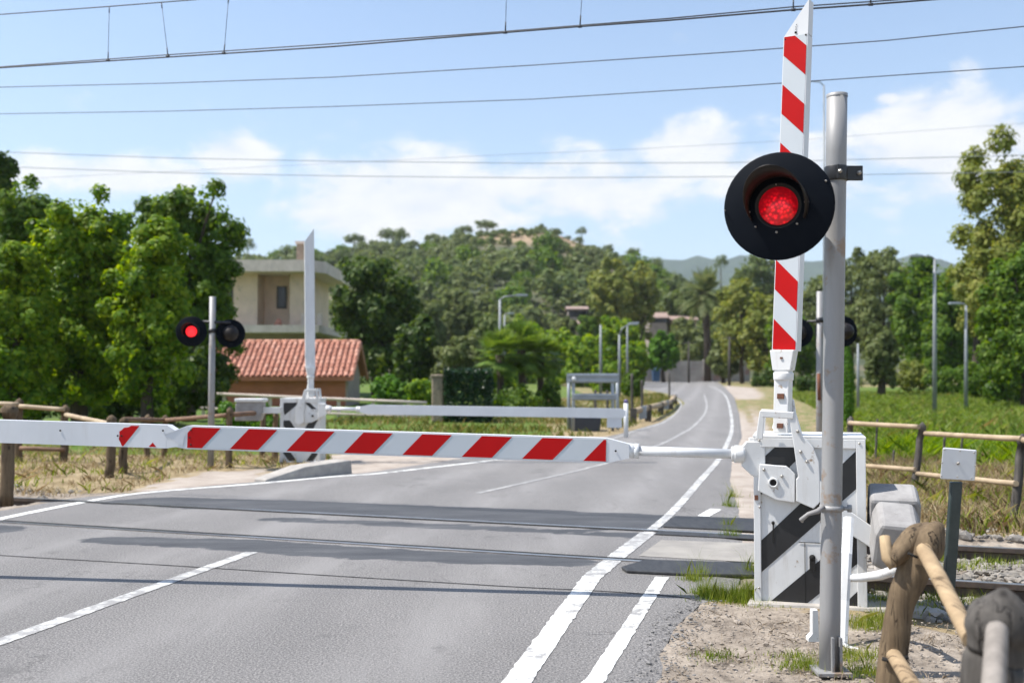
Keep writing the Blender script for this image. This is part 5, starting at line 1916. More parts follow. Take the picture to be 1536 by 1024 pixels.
def build_hill_scrub():
    rng = np.random.default_rng(21)
    protos = []
    for k in range(6):
        r = (1, 1, .72)
        me, _ = crown_mesh('hill_shrub', (0, 0, .55), r, 14, 620, .26, ('lf_hill', 'lf_hill', 'lf_olive', 'lf_hill', 'lf_olive', 'lf_mid')[k], np.random.default_rng(300 + k), (0, 0, 0), lobe=.42, low=-.5)
        protos.append(me)
    # shrubs are placed from the crest downwards; bare soil is left near the summit
    n = 0
    tries = 0
    placed = []
    first = None
    while n < 296 and tries < 14000:
        tries += 1
        summit = n >= 262                              # the last ones dot the bare top
        t = rng.uniform(.70, 1.0) if summit else rng.uniform(.03, 1.0) ** .9
        y = D_BASE + t * (D_CREST - D_BASE)
        px = rng.uniform(690, 930) if summit else rng.uniform(335, 1150)
        if px < 500 and t < .55:
            continue
        x = (px - CX) / F * y
        z = hill_z(x, y)
        r = rng.uniform(2.4, 4.8) * (.75 + .5 * (1 - t)) if rng.random() < .8 else rng.uniform(3.6, 5.2)
        pyb = CY - F * math.tan(math.atan2(z - EYE, y) - TH)
        bare = pyb < 384 and 695 < px < 925
        if t > .86:
            r = min(r, 2.4 if px > 640 else 3.4)
        if bare:
            r = min(r * .7, 2.9)
            if summit:
                r = rng.uniform(1.1, 2.3)
            elif rng.random() > .45:
                continue
        ok = True
        for (a, b2, c2) in placed:
            if (a - x) ** 2 + ((b2 - y) * .62) ** 2 < (.62 * (r + c2)) ** 2 * (1.0 if bare else .62):
                ok = False
                break
        if not ok:
            continue
        placed.append((x, y, r))
        me = protos[int(rng.integers(0, 6))]
        if first is None:
            first = bpy.data.objects.new('hill_shrub', me)
            ob = first
        else:
            ob = first.copy()
            ob.data = me
        COL.objects.link(ob)
        ob.location = (x, y, z - .1 * r)
        ob.rotation_euler = (0, 0, rng.uniform(0, 6.28))
        ob.scale = (r * rng.uniform(.9, 1.2), r * rng.uniform(.9, 1.2), r * rng.uniform(.8, 1.25))
        zone = 'slope near the summit' if t > .72 else ('middle slope' if t > .36 else 'foot')
        side = 'left' if px < 600 else ('central' if px < 850 else 'right')
        tag(ob, f'rounded green shrub in the scrub, {side} {zone} of the hill', 'shrub', f'shrubs on the {side} {zone} of the hill')
        n += 1


build_hill_scrub()


def umbrella_pine(label, px, top, ybase, hw, D, flat=.42, seed=1):
    rng = np.random.default_rng(seed)
    x = P(px, top, D).x
    zt, zb = P(px, top, D).z, min(P(px, ybase, D).z, hill_z(x, D))
    rx = hw / F * D
    base = V((x, D, zb))
    t = Thing('umbrella_pine', label, 'tree', base, 'pines on the hill crest')
    rz = rx * flat
    me, lc = crown_mesh('crown', (x, D, zt - rz * .9), (rx * .92, rx * .92, rz * .8), 26, 1500, rx * .14, 'lf_hill', rng, base, lobe=.42, low=-.35)
    link('crown', me, t.e)
    mb = MB().tube([base - V((0, 0, 1)), V((x, D, zt - rz * 1.3))], [rx * .09, rx * .05], 6)
    t.part(mb, 'trunk', ['bark'])


for i, (lab, px, top, yb, hw, D, fl) in enumerate((
        ('broad umbrella pine on the crest left of the summit, sky under its crown', 590, 345, 368, 23, 357, .4),
        ('umbrella pine on the crest just left of the highest pine', 697, 339, 358, 14, 357, .5),
        ('highest umbrella pine standing on the summit of the hill', 730, 331, 350, 17, 358, .45),
        ('small pine on the crest right of the summit', 872, 341, 366, 9, 357, .8),
        ('low rounded pine on the left shoulder of the crest', 532, 352, 370, 17, 357, .55),
        ('dark pine at the left end of the crest beside the big leafy tree', 372, 356, 384, 12, 357, 1.2),
        ('small pine on the descending right crest', 912, 366, 384, 10, 357, .9),
        ('bushy pine lower on the right crest before the far ridge', 948, 372, 396, 14, 350, .8),
        ('round crowned tree on the lowest right crest', 985, 386, 412, 14, 330, .95),
        ('round dark pine above the tall palm against the blue ridge', 1081, 382, 420, 12, 320, 1.2),
        ('low pine between the two umbrella pines on the crest', 650, 350, 368, 14, 357, .6))):
    umbrella_pine(lab, px, top, yb, hw, D, fl, 500 + i)

# ------------------------------------------------------------------ trees
GL = 'leafy trees on the left'
tree('leafy_tree', 'tall dark narrow tree cut by the left edge', 6, 192, 560, 27, 36, 'lf_dark', 60, 11000, .24, .2, 1, GL, lobe=.26)
tree('leafy_tree', 'green pointed tree second from the left edge', 38, 232, 610, 48, 30, 'lf_mid', 90, 22000, .17, .18, 2, GL, lobe=.27)
tree('leafy_tree', 'broad bright green tree, widest of the left group', 126, 272, 640, 94, 26, 'lf_bright', 190, 56000, .145, .2, 3, GL, lobe=.19, depth=.7)
tree('leafy_tree', 'bright green rounded tree behind the red lit far signal', 226, 316, 640, 66, 25, 'lf_bright', 130, 34000, .14, .15, 4, GL, lobe=.21, depth=.7)
tree('leafy_tree', 'tall loose crowned tree overhanging the cream house', 288, 250, 575, 80, 33, 'lf_mid', 120, 30000, .19, .2, 5, GL, lobe=.2, depth=.8)
tree('leafy_tree', 'low bright green tree at the left edge under the tall ones', 24, 352, 650, 68, 24, 'lf_bright', 120, 30000, .14, .12, 6, GL, lobe=.2, depth=.7)
for i, (px, top, hw, D, lab) in enumerate(((40, 520, 90, 31, 'dark shaded undergrowth below the low tree at the left edge'), (165, 520, 80, 31, 'dark shaded undergrowth below the broad bright tree'), (265, 505, 60, 30, 'dark shaded undergrowth behind the far signal post'), (318, 470, 35, 37, 'dark undergrowth against the left end of the shed'))):
    bush('undergrowth', lab, px, top, 640, hw, D, 'lf_dark', 40, 7000, .18, 40 + i, 'undergrowth of the left trees', lobe=.3)
bush('bush', 'small bright green bush behind the brown rail by the far signal post', 372, 596, 660, 48, 21, 'lf_lime', 34, 5000, .09, 60, lobe=.28)
bush('bush', 'bright green bush between the far signal and far barrier counterweight', 405, 618, 668, 26, 20, 'lf_lime', 20, 2200, .08, 61, lobe=.3)
tree('leafy_tree', 'dark green dense tree right of the raised far boom', 566, 366, 600, 70, 60, 'lf_dark', 120, 28000, .33, .3, 7, lobe=.19)
tree('leafy_tree', 'lower dark tree leaning against the dense dark one', 622, 468, 600, 40, 56, 'lf_dark', 34, 6000, .34, .2, 8, lobe=.28)
bush('bush', 'bright green hedge bush right of the tiled shed', 590, 563, 640, 46, 42, 'lf_lime', 44, 6500, .18, 62, lobe=.26)
bush('bush', 'bright green bush touching the stone gate pillar', 636, 566, 640, 32, 40, 'lf_bright', 30, 4000, .17, 63, lobe=.3)
bush('bush', 'olive shrub with yellow tips behind the ivy hedge', 690, 500, 600, 46, 55, 'lf_olive', 40, 6000, .25, 64, lobe=.28)
bush('bush', 'light green bushes behind the short fan palms', 740, 520, 605, 40, 60, 'lf_bright', 30, 4500, .28, 65, lobe=.3)
bush('bush', 'tangled shrub under the short fan palms', 775, 575, 632, 45, 42, 'lf_mid', 36, 5000, .16, 66, lobe=.28)
bush('bush', 'round dark bush right of the fan palm trunks', 826, 568, 622, 20, 44, 'lf_mid', 24, 2600, .17, 67, lobe=.3)
GW = 'trees at the hill foot'
for i, (px, top, bot, hw, D, mat, lab) in enumerate((
        (640, 440, 560, 34, 120, 'lf_olive', 'greyish tree at the hill foot behind the dense dark tree'),
        (690, 430, 560, 36, 125, 'lf_olive', 'pale greyish tree at the hill foot left of the street lamp'),
        (735, 460, 560, 30, 118, 'lf_hill', 'dark tree at the hill foot behind the street lamp'),
        (790, 470, 585, 36, 112, 'lf_bright', 'green tree at the hill foot right of the street lamp'),
        (835, 484, 590, 38, 100, 'lf_bright', 'green thicket tree left above the grey road sign'),
        (882, 498, 595, 38, 92, 'lf_bright', 'bright thicket tree right behind the grey road sign'),
        (928, 470, 570, 36, 110, 'lf_bright', 'green spreading tree right of the road sign lamps'),
        (950, 508, 572, 26, 95, 'lf_bright', 'low green tree beside the bend'),
        (910, 540, 600, 30, 75, 'lf_bright', 'light green shrubby tree above the sign boards'),
        (950, 556, 600, 17, 60, 'lf_mid', 'small dark shrubby tree on the bank by the bend'),
        (918, 388, 500, 38, 150, 'lf_yellow', 'yellowing tall tree on the hill side above the houses'),
        (958, 392, 510, 30, 155, 'lf_yellow', 'second yellowing tree behind the first, nearer the palm'),
        (995, 496, 562, 27, 122, 'lf_lime', 'bright green ball shaped tree before the boundary wall'),
        (1020, 430, 500, 34, 170, 'lf_hill', 'dark tree left of the tall palm'),
        (846, 472, 530, 20, 150, 'lf_olive', 'small olive tree before the left end of the pink roofed house'),
        (884, 468, 530, 18, 148, 'lf_mid', 'small green tree before the right end of the pink roofed house'),
        (1024, 474, 530, 20, 150, 'lf_olive', 'olive tree before the long low house left of the palm'),
        (1040, 485, 570, 26, 140, 'lf_olive', 'grey green tree below the tall palm'),
        (1112, 412, 560, 44, 112, 'lf_yellow', 'large yellowish drooping tree right of the tall palm'),
        (1150, 430, 575, 40, 106, 'lf_yellow', 'yellowish tree partly hidden by the raised boom'),
        (1085, 500, 572, 24, 116, 'lf_olive', 'low olive tree at the foot of the drooping tree'),
        (1135, 378, 470, 40, 200, 'lf_hill', 'dark trees on the skyline right of the palm'),
        (1185, 450, 590, 40, 95, 'lf_mid', 'green tree between the raised boom and the signal pole'))):
    tree('leafy_tree', lab, px, top, bot, hw, D, mat, 75, 7600, .0040 * D + .06, .22, 100 + i, GW, lobe=.22)
GR = 'trees behind the green field'
for i, (px, top, bot, hw, D, mat, nl, lab) in enumerate((
        (1225, 400, 570, 44, 120, 'lf_olive', 4500, 'olive tree behind the far right signal'),
        (1275, 370, 560, 50, 112, 'lf_olive', 6000, 'tall olive tree right beside the grey signal post'),
        (1325, 362, 560, 48, 105, 'lf_olive', 6000, 'tall grey green tree behind the small olive tree'),
        (1380, 370, 570, 46, 82, 'lf_mid', 9000, 'dark green tree behind the lone lamp column'),
        (1418, 400, 590, 40, 74, 'lf_mid', 8000, 'green tree right of the lone lamp column'),
        (1455, 420, 590, 40, 80, 'lf_dark', 6000, 'dark tree behind the right hand lamp column'),
        (1320, 483, 585, 26, 62, 'lf_olive', 4500, 'small olive tree with a visible trunk on the field edge'),
        (1512, 205, 560, 80, 50, 'lf_yellow', 18000, 'tall yellow tinted tree at the right edge'),
        (1536, 352, 620, 72, 44, 'lf_mid', 16000, 'big green tree low at the right edge'),
        (1462, 370, 520, 28, 58, 'lf_yellow', 5000, 'yellow tipped outer tree left of the tall right edge tree'))):
    tree('leafy_tree', lab, px, top, bot, hw, D, mat, 95, int(nl * 1.8), .0038 * D + .06, .24, 140 + i, GR, lobe=.2)
for i, (px, top, bot, hw, D, mat, lab) in enumerate((
        (1360, 540, 592, 34, 66, 'lf_yellow', 'dry yellow green bush beside the small olive tree'),
        (1425, 545, 600, 44, 64, 'lf_mid', 'dark green bush behind the lone lamp foot'),
        (1480, 540, 602, 46, 56, 'lf_mid', 'green bush behind the right hand lamp foot'),
        (1530, 560, 612, 40, 48, 'lf_dark', 'dark bush low at the right edge of the field'),
        (1215, 560, 605, 30, 70, 'lf_dark', 'dark bush between boom neck and signal pole'),
        (1260, 550, 600, 34, 75, 'lf_olive', 'olive bush behind the cypress'),
        (1150, 555, 590, 28, 95, 'lf_dark', 'dark bush by the lay-by right of the bend'))):
    bush('bush', lab, px, top, bot, hw, D, mat, 30, 3200, .22, 180 + i, 'bushes behind the green field', lobe=.3)


def cypress():
    D = 29.0
    rng = np.random.default_rng(9)
    b_ = V((P(1271, 640, D).x, D, 0))
    t = Thing('cypress', 'young slim bright green cypress right behind the grey signal post', 'tree', b_)
    n = 6000
    k = rng.uniform(0, 1, n)
    zt = P(1271, 505, D).z
    r = .22 * np.minimum(1, (1 - k) * 2.6) ** .7 * np.minimum(1, .5 + k * 3)
    a = rng.uniform(0, 6.28, n)
    rr = r * np.sqrt(rng.uniform(.3, 1.1, n))
    pos = np.column_stack([b_.x + rr * np.cos(a), D + rr * np.sin(a), .15 + k * (zt - .15)])
    nr = unit(np.column_stack([np.cos(a), np.sin(a), np.full(n, .5)]) + rng.normal(size=(n, 3)) * .4)
    link('crown', mesh_from_arrays('crown', leaf_quads(pos, nr, .07, rng, .4) - np.array(b_), None, 'lf_lime', 4), t.e)
    t.part(MB().tube([b_, b_ + V((0, 0, .9 * zt))], [.04, .01], 6), 'trunk', ['bark'])


cypress()


def date_palm(label, px, ctr_y, base_y, R_px, D):
    rng = np.random.default_rng(77)
    c = P(px, ctr_y, D)
    b_ = V((P(px + 4, base_y, D).x, D, gh(D)))
    R = R_px / F * D
    t = Thing('date_palm', label, 'palm tree', b_)
    quads = []
    for k in range(80):
        az = rng.uniform(0, 6.28)
        el = rng.uniform(-.85, 1.45)
        L_ = R * rng.uniform(.85, 1.1)
        d0 = np.array([math.cos(az) * math.cos(el), math.sin(az) * math.cos(el), math.sin(el)])
        pts = []
        for s_ in np.linspace(0, 1, 12):
            p = np.array(c) + d0 * L_ * s_ + np.array([0, 0, -L_ * .42 * s_ ** 2 * math.cos(el)])
            pts.append(p)
        for i in range(1, 11):
            tdir = unit((pts[i + 1] - pts[i])[None])[0]
            side = unit(np.cross(tdir, [0, 0, 1])[None])[0]
            w = L_ * .17 * math.sin(math.pi * min(1, .15 + i / 12))
            for sg_ in (-1, 1):
                for h_ in (0, .5):
                    p0 = pts[i] + (pts[i + 1] - pts[i]) * h_
                    tip = p0 + side * sg_ * w + tdir * w * .7 + np.array([0, 0, -.25 * w])
                    e_ = tdir * L_ * .018
                    quads.append([p0 - e_, p0 + e_, tip + e_ * .3, tip - e_ * .3])
    q = np.array(quads) - np.array(b_)
    link('crown', mesh_from_arrays('crown', q, None, 'lf_palm', 4), t.e)
    mb = MB().tube([b_, b_.lerp(c, .5) + V((.15, 0, 0)), b_.lerp(c, .85), c + V((0, 0, .1))], [.5, .42, .55, .75], 10)
    t.part(mb, 'trunk', ['bark'])


date_palm('tall date palm with wide feathery crown near the end of the road', 1057, 440, 570, 50, 128)


def fan_palm(label, px, ctr_y, base_y, R_px, D, seed):
    rng = np.random.default_rng(seed)
    c = P(px, ctr_y, D)
    b_ = V((c.x + .05, D, gh(D)))
    R = R_px / F * D
    t = Thing('fan_palm', label, 'palm tree', b_, 'short fan palms behind the far boom')
    quads = []
    for k in range(70):
        az = rng.uniform(0, 6.28)
        el = rng.uniform(-1.0, 1.5)
        d0 = V((math.cos(az) * math.cos(el), math.sin(az) * math.cos(el), math.sin(el)))
        h_ = c + d0 * R * rng.uniform(.45, .75)
        s_ = d0.cross(V((0, 0, 1))).normalized()
        u_ = s_.cross(d0).normalized()
        quads.append([c - s_ * .015, c + s_ * .015, h_ + s_ * .015, h_ - s_ * .015])
        for j in range(13):
            a = -1.9 + 3.8 * j / 12
            dd = (d0 * math.cos(a) + s_ * math.sin(a) - V((0, 0, .18))).normalized()
            tip = h_ + dd * R * .48
            w_ = u_.cross(dd).normalized() * R * .035
            m_ = h_.lerp(tip, .5)
            quads.append([h_, m_ + w_, tip, m_ - w_])
    q = np.array([[list(p) for p in qq] for qq in quads]) - np.array(b_)
    link('crown', mesh_from_arrays('crown', q, None, 'lf_fan', 4), t.e)
    t.part(MB().tube([b_, b_.lerp(c, .6), c], [.17, .15, .2], 8), 'trunk', ['bark'])


fan_palm('left fan palm of the short clump, pale fronds', 750, 532, 610, 42, 43, 1)
fan_palm('middle fan palm of the short clump, tallest crown', 782, 524, 612, 44, 44, 2)
fan_palm('right fan palm of the short clump beside the round bush', 810, 534, 612, 40, 45, 3)

# ------------------------------------------------------------------ ground cover (stuff)


def scatter(poly, n, rng, avoid_road=True, lo=None):
    xs, ys = [p[0] for p in poly], [p[1] for p in poly]
    out = []
    got = 0
    for _ in range(60):
        m = n * 2
        x = rng.uniform(min(xs), max(xs), m)
        y = rng.uniform(min(ys), max(ys), m)
        k = pip(poly, x, y)
        if avoid_road:
            xl = np.interp(y, [t[0] for t in XL], [t[1] for t in XL])
            xr = np.interp(y, [t[0] for t in XR], [t[1] for t in XR])
            k &= ~((x > xl - .05) & (x < xr + .05))
        out.append(np.column_stack([x[k], y[k]]))
        got += k.sum()
        if got >= n:
            break
    return np.concatenate(out)[:n]


def clumpy(xy, rng, scale, thr):
    k = np.array([mnoise.noise(V((p[0] * scale, p[1] * scale, 11))) + rng.uniform(-.25, .25) > thr for p in xy])
    return xy[k]


def not_track(xy, w=1.6):
    tp = (xy[:, 1] - (CTR - SL * xy[:, 0])) * TRX
    return xy[np.abs(tp) > w]


def zf(x, y):
    return gh(y) - .02


def stuff(name, me, label, cat):
    ob = link(name, me)
    ob['kind'] = 'stuff'
    ob['label'] = label
    ob['category'] = cat


rg = np.random.default_rng(31)
# left dry verge
lv = gpoly([(-260, 800), (0, 775), (110, 752), (150, 748), (290, 712), (420, 702), (500, 690), (480, 668), (300, 655), (-260, 655)])
apr = APRON
xy = not_track(clumpy(scatter(lv, 30000, rg), rg, 1.3, .0), 1.2)
xy = xy[~pip(LEFTDIRT, xy[:, 0], xy[:, 1])]
stuff('dry_grass', blades('dry_grass', xy, .12, .010, 'gr_dry', rg, .8, zf), 'dry straw coloured grass on the left verge', 'grass')
xy = not_track(clumpy(scatter(lv, 9000, rg), rg, 1.4, .12), 1.2)
xy = xy[~pip(LEFTDIRT, xy[:, 0], xy[:, 1])]
stuff('green_weeds', blades('green_weeds', xy, .14, .018, 'weed', rg, .6, zf), 'green weeds in the dry left verge', 'weeds')
# right dry band beyond the track
rv = [tuple(G(1300, 770)[:2]), tuple(G(1536, 815)[:2]), (9, 8.5), (14, 12.5), (10.5, 16.5), tuple(G(1300, 682)[:2])]
xy = not_track(clumpy(scatter(rv, 34000, rg), rg, 1.0, -.18), 1.7)
stuff('dry_grass', blades('dry_grass', xy, .20, .012, 'gr_dry', rg, .6, zf), 'tall dry grass between the track and the right fence', 'grass')
xy = not_track(clumpy(scatter(rv, 14000, rg), rg, 1.1, .08), 1.7)
stuff('green_weeds', blades('green_weeds', xy, .22, .018, 'weed', rg, .5, zf), 'green weeds beside the track on the right', 'weeds')
# green field
gf = [tuple(G(1285, 672)[:2]), (10.2, 15.5), (16, 17.5), (40, 40), (44, 70), (19, 70), (13, 42)]
d_ = rg.uniform(0, 1, 60000)
xy = scatter(gf, 42000, rg)
keep = rg.random(len(xy)) < np.clip(24 / xy[:, 1], .12, 1)
stuff('field_grass', blades('field_grass', xy[keep], .26, .026, 'gr_green', rg, .7, zf), 'tall bright green grass of the field on the right', 'grass')
xy = scatter(gf, 26000, rg)
xy = xy[xy[:, 1] > 26]
stuff('field_grass', blades('field_grass', xy, .26, .09, 'gr_green', rg, .8, zf), 'green grass on the farther part of the right field', 'grass')
wf = [tuple(G(1300, 690)[:2]), (8.8, 14.4), (13.5, 16), (17, 22), (11.5, 20.5), tuple(G(1290, 662)[:2])]
xy = clumpy(scatter(wf, 16000, rg), rg, .8, .12)
stuff('field_weeds', blades('field_weeds', xy, .34, .026, 'lf_bright', rg, .7, zf), 'taller dark green weeds along the near edge of the field', 'weeds')
xy = clumpy(scatter(gf, 16000, rg), rg, .35, .10)
stuff('field_weeds', blades('field_weeds', xy, .30, .035, 'verge', rg, .7, zf), 'yellowing seed stalks in patches of the green field', 'weeds')
# verge by the sign and bank
bv = gpoly([(480, 668), (860, 660), (925, 648), (1005, 618), (1018, 604), (990, 590), (860, 598), (620, 620), (330, 645)])
xy = scatter(bv, 16000, rg)
xy = xy[~pip(APRON, xy[:, 0], xy[:, 1])]
xy = clumpy(xy, rg, .35, -.05)
stuff('verge_grass', blades('verge_grass', xy, .20, .04, 'verge', rg, .6, zf), 'yellow green grass on the far verge below the road sign', 'grass')


# weeds at the foot of the cabinet, edges of the dirt
def tufts(spec, rng):
    out = []
    for (px, py, n, r, h) in spec:
        g = G(px, py)
        out.append(np.column_stack([g.x + rng.normal(size=n) * r, g.y + rng.normal(size=n) * r * .6, np.full(n, h)]))
    return np.concatenate(out)


tf = tufts([(1060, 893, 110, .05, .16), (1085, 897, 200, .07, .15), (1110, 901, 160, .06, .16), (1125, 897, 120, .04, .2), (1042, 872, 70, .04, .14), (1052, 866, 24, .03, .20), (1128, 862, 40, .03, .22), (1095, 806, 40, .04, .18), (1090, 790, 24, .03, .15),
            (1145, 908, 60, .05, .07), (1190, 908, 40, .08, .05), (1075, 985, 50, .05, .07), (1290, 902, 80, .05, .12), (1325, 905, 90, .06, .14), (1270, 905, 40, .04, .1), (1375, 915, 120, .09, .10), (1405, 900, 60, .05, .1),
            (1205, 1000, 110, .06, .08), (1280, 985, 120, .08, .09), (1300, 1010, 90, .06, .10), (1190, 985, 40, .05, .06), (1300, 940, 110, .06, .13), (1320, 930, 50, .05, .12), (1450, 850, 60, .1, .12), (1500, 845, 60, .1, .10), (1405, 840, 40, .06, .12),
            (1210, 885, 30, .04, .06), (1460, 905, 50, .06, .12), (1500, 935, 40, .06, .1), (1095, 760, 30, .04, .2), (1100, 745, 24, .04, .25)], rg)
tf = np.concatenate([tf, tf * [1, 1, .55] + rg.normal(size=tf.shape) * np.array([.06, .05, .01]), tf * [1, 1, .35] + rg.normal(size=tf.shape) * np.array([.09, .06, .01]), tf + rg.normal(size=tf.shape) * np.array([.03, .03, .01])])
tf[:, 2] = np.clip(tf[:, 2], .04, 1)
me = blades('weed_tufts', tf[:, :2], 1.0, .0055, 'weed', rg, .45)
co = np.empty(len(me.vertices) * 3, np.float32)
me.vertices.foreach_get('co', co)
co = co.reshape(-1, 5, 3)
h_ = tf[:, 2][:, None]
base = co[:, :2].mean(axis=1, keepdims=True)
co[:, 2:, :] = base + (co[:, 2:, :] - base) * h_[:, :, None]
co[..., 2] += .0
me.vertices.foreach_set('co', co.reshape(-1))
me.update()
stuff('weed_tufts', me, 'green and straw weed tufts round the near cabinet and dirt', 'weeds')
xy = scatter(DIRT, 20000, rg)
xy = clumpy(xy, rg, 2.2, .05)
stuff('dry_litter', blades('dry_litter', xy, .022, .0035, 'litter', rg, 1.4, lambda x, y: .0), 'short straw and litter on the near dirt', 'litter')

# stones
xy = scatter(DIRT, 7000, rg)
xy = xy[np.hypot(xy[:, 0], xy[:, 1]) > 2.2]
pts = np.column_stack([xy, np.full(len(xy), .004)])
stuff('gravel', stones_mesh('gravel', pts, .0062, 'stone', rg), 'fine gravel on the dirt in the foreground', 'gravel')
ed = []
for d in np.arange(3.0, 6.7, .004):
    ed.append((interp(XR, d) + rg.normal() * .10 + .02, d + rg.normal() * .02))
pts = np.column_stack([np.array(ed), np.full(len(ed), .012)])
stuff('gravel', stones_mesh('gravel', pts, .0052, 'grit', rg), 'loose grit along the broken asphalt edge', 'gravel')
tr = []
for sgn, x0, x1, n in ((1, 2.6, 9, 7000), (-1, -11, -5.6, 2200)):
    x = rg.uniform(x0, x1, n)
    p = rg.uniform(-2.0, 2.0, n)
    y = CTR - SL * x + p / TRX
    tr.append(np.column_stack([x, y, np.where(np.abs(p) < 1.6, -.105, -.02)]))
tr = np.concatenate(tr)
stuff('ballast', stones_mesh('ballast', tr, .026, 'ballast', rg, .75), 'grey and tan railway ballast beside the rails', 'ballast')
# a row of larger pale stones along the footing, each one its own
for i, (px, py, s_) in enumerate(((1372, 918, .055), (1392, 916, .05), (1405, 921, .06), (1424, 917, .045), (1350, 921, .04))):
    g = G(px, py)
    me = stones_mesh('stone', np.array([[0, 0, .01]]), s_, 'concrete', np.random.default_rng(400 + i), .55)
    ob = link('stone', me, None, g)
    tag(ob, ['pale stone in the middle of the row at the foot of the green post', 'second pale stone left of the green post foot', 'largest pale stone right against the green post foot', 'small pale stone right of the green post foot', 'pale stone at the left end of the row by the green post'][i], 'stone', 'pale stones by the green post')

# ------------------------------------------------------------------ light, sky, camera
SUN = V((-.52, -.03, .85)).normalized()
sd = bpy.data.lights.new('sun', 'SUN')
sd.energy = 4.2
sd.angle = math.radians(.55)
sd.color = (1.0, .955, .89)
so = bpy.data.objects.new('sun', sd)
COL.objects.link(so)
so.rotation_euler = (-SUN).to_track_quat('-Z', 'Y').to_euler()
so.location = (-20, 30, 60)


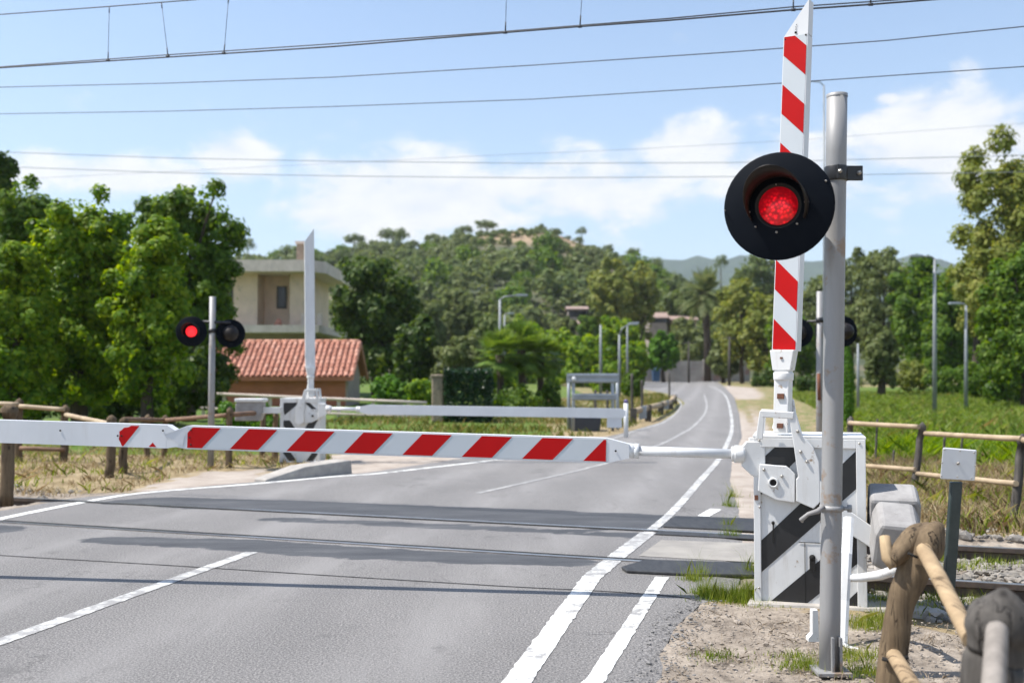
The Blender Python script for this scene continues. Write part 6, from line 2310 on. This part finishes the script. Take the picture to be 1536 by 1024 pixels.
def build_world():
    w = bpy.data.worlds.new('World')
    S.world = w
    w.use_nodes = True
    nt = w.node_tree
    bg = nt.nodes['Background']
    sky = N(nt, 'ShaderNodeTexSky')
    sky.sky_type = 'NISHITA'
    sky.sun_disc = False
    sky.sun_elevation = math.asin(SUN.z)
    sky.sun_rotation = math.atan2(SUN.x, SUN.y)
    sky.air_density = 1.0
    sky.dust_density = 0.6
    sky.ozone_density = 1.6
    tc = N(nt, 'ShaderNodeTexCoord')
    sp = N(nt, 'ShaderNodeSeparateXYZ')
    nt.links.new(tc.outputs['Generated'], sp.inputs[0])

    def mth(op, a, b2=None, c=None, clamp=False):
        n = N(nt, 'ShaderNodeMath', operation=op)
        n.use_clamp = clamp
        for i, v in enumerate((a, b2, c)):
            if v is None:
                continue
            if isinstance(v, (int, float)):
                n.inputs[i].default_value = v
            else:
                nt.links.new(v, n.inputs[i])
        return n.outputs[0]
    az = mth('ARCTAN2', sp.outputs['X'], sp.outputs['Y'])
    el = mth('ARCSINE', sp.outputs['Z'])
    cb = N(nt, 'ShaderNodeCombineXYZ')
    nt.links.new(mth('MULTIPLY', az, 1.0), cb.inputs[0])
    nt.links.new(mth('MULTIPLY', el, 1.9), cb.inputs[1])
    no = N(nt, 'ShaderNodeTexNoise')
    no.inputs['Scale'].default_value = 13.0
    no.inputs['Detail'].default_value = 9
    no.inputs['Roughness'].default_value = .60
    no.inputs['Distortion'].default_value = .15
    nt.links.new(cb.outputs[0], no.inputs['Vector'])
    fine = mth('SUBTRACT', no.outputs['Fac'], .5)
    # cumulus banks: (azimuth, elevation of the middle, half width, half height, weight)
    total = None

    def ang(px, py):
        r = ray(px, py)
        return math.atan2(r.x, r.y), math.asin(r.normalized().z)
    for px, py, hwx, hwy, wt in ((170, 262, 190, 34, .85), (352, 232, 70, 42, .95), (640, 290, 210, 72, 1.0), (560, 315, 150, 48, 1.0), (880, 285, 200, 62, .85), (1040, 228, 90, 52, .95), (1180, 260, 170, 70, .8),
                                 (1400, 205, 130, 66, 1.0), (1500, 250, 150, 70, .85), (1600, 200, 150, 70, .9), (1330, 150, 24, 12, .8), (400, 315, 40, 26, .5), (250, 165, 150, 16, .35), (1400, 345, 90, 22, .45), (950, 312, 520, 40, .50), (1420, 270, 220, 60, .55), (250, 285, 260, 40, .5), (820, 20, 160, 26, .25), (1000, 60, 120, 16, .3)):
        a0, e0 = ang(px, py)
        dx = mth('MULTIPLY', mth('SUBTRACT', az, a0), F / hwx)
        dy = mth('MULTIPLY', mth('SUBTRACT', el, e0), F / hwy)
        q = mth('ADD', mth('MULTIPLY', dx, dx), mth('MULTIPLY', dy, dy))
        g = mth('MULTIPLY', mth('POWER', 2.718, mth('MULTIPLY', q, -.7)), wt)
        total = g if total is None else mth('MAXIMUM', total, g)
    # elsewhere in the sky (behind the viewer) a loose cumulus field
    back = mth('MULTIPLY', mth('GREATER_THAN', mth('ABSOLUTE', az), .75), .42)
    low = mth('MULTIPLY', back, mth('LESS_THAN', el, .5))
    total = mth('MAXIMUM', total, low)
    dens = mth('ADD', total, mth('MULTIPLY', fine, 1.7))
    mr = N(nt, 'ShaderNodeMapRange')
    mr.interpolation_type = 'SMOOTHSTEP'
    mr.inputs['From Min'].default_value = .34
    mr.inputs['From Max'].default_value = .80
    nt.links.new(dens, mr.inputs['Value'])
    shade = ramp(nt, no.outputs['Fac'], [(.35, (4.1, 4.3, 4.6)), (.6, (4.9, 4.92, 4.95))])
    hz = N(nt, 'ShaderNodeMapRange')                # pale humid air low over the horizon
    hz.inputs['From Min'].default_value = .0
    hz.inputs['From Max'].default_value = .42
    hz.inputs['To Min'].default_value = .62
    hz.inputs['To Max'].default_value = .12
    nt.links.new(el, hz.inputs['Value'])
    base = mixc(nt, hz.outputs[0], sky.outputs[0], (3.0, 3.7, 4.5))
    col = mixc(nt, mth('MULTIPLY', mr.outputs[0], .93), base, shade)
    nt.links.new(col, bg.inputs['Color'])
    bg.inputs['Strength'].default_value = .12


build_world()


def build_haze():
    m = bpy.data.materials.new('haze_air')
    m.use_nodes = True
    nt = m.node_tree
    nt.nodes.remove(nt.nodes['Principled BSDF'])
    v = N(nt, 'ShaderNodeVolumePrincipled')
    v.inputs['Color'].default_value = (.86, .91, .97, 1)
    v.inputs['Density'].default_value = .00016
    v.inputs['Anisotropy'].default_value = .25
    nt.links.new(v.outputs[0], nt.nodes['Material Output'].inputs['Volume'])
    mb = MB().box((0, 900, 133), (3560, 0, 0), (0, 2240, 0), (0, 0, 136))
    M['haze'] = m
    ob = mb.build('haze', 'haze', kind='stuff')
    ob['label'] = 'thin pale summer haze over the whole valley'
    ob['category'] = 'haze'


build_haze()

cd = bpy.data.cameras.new('camera')
cd.sensor_width = 36
cd.lens = 36 * F / 1536
cd.clip_start = .05
cd.clip_end = 8000
cam = bpy.data.objects.new('camera', cd)
COL.objects.link(cam)
cam.location = (0, 0, EYE)
cam.rotation_euler = (math.pi / 2 + TH, 0, 0)
cd.dof.use_dof = True
cd.dof.focus_distance = 6.3
cd.dof.aperture_fstop = 1.8
S.camera = cam

S.render.engine = 'CYCLES'
S.cycles.use_denoising = True
S.cycles.max_bounces = 7
S.cycles.transparent_max_bounces = 4
S.cycles.sample_clamp_indirect = 6
S.view_settings.view_transform = 'Standard'
S.view_settings.look = 'None'
S.view_settings.exposure = 0.85
S.view_settings.gamma = 1
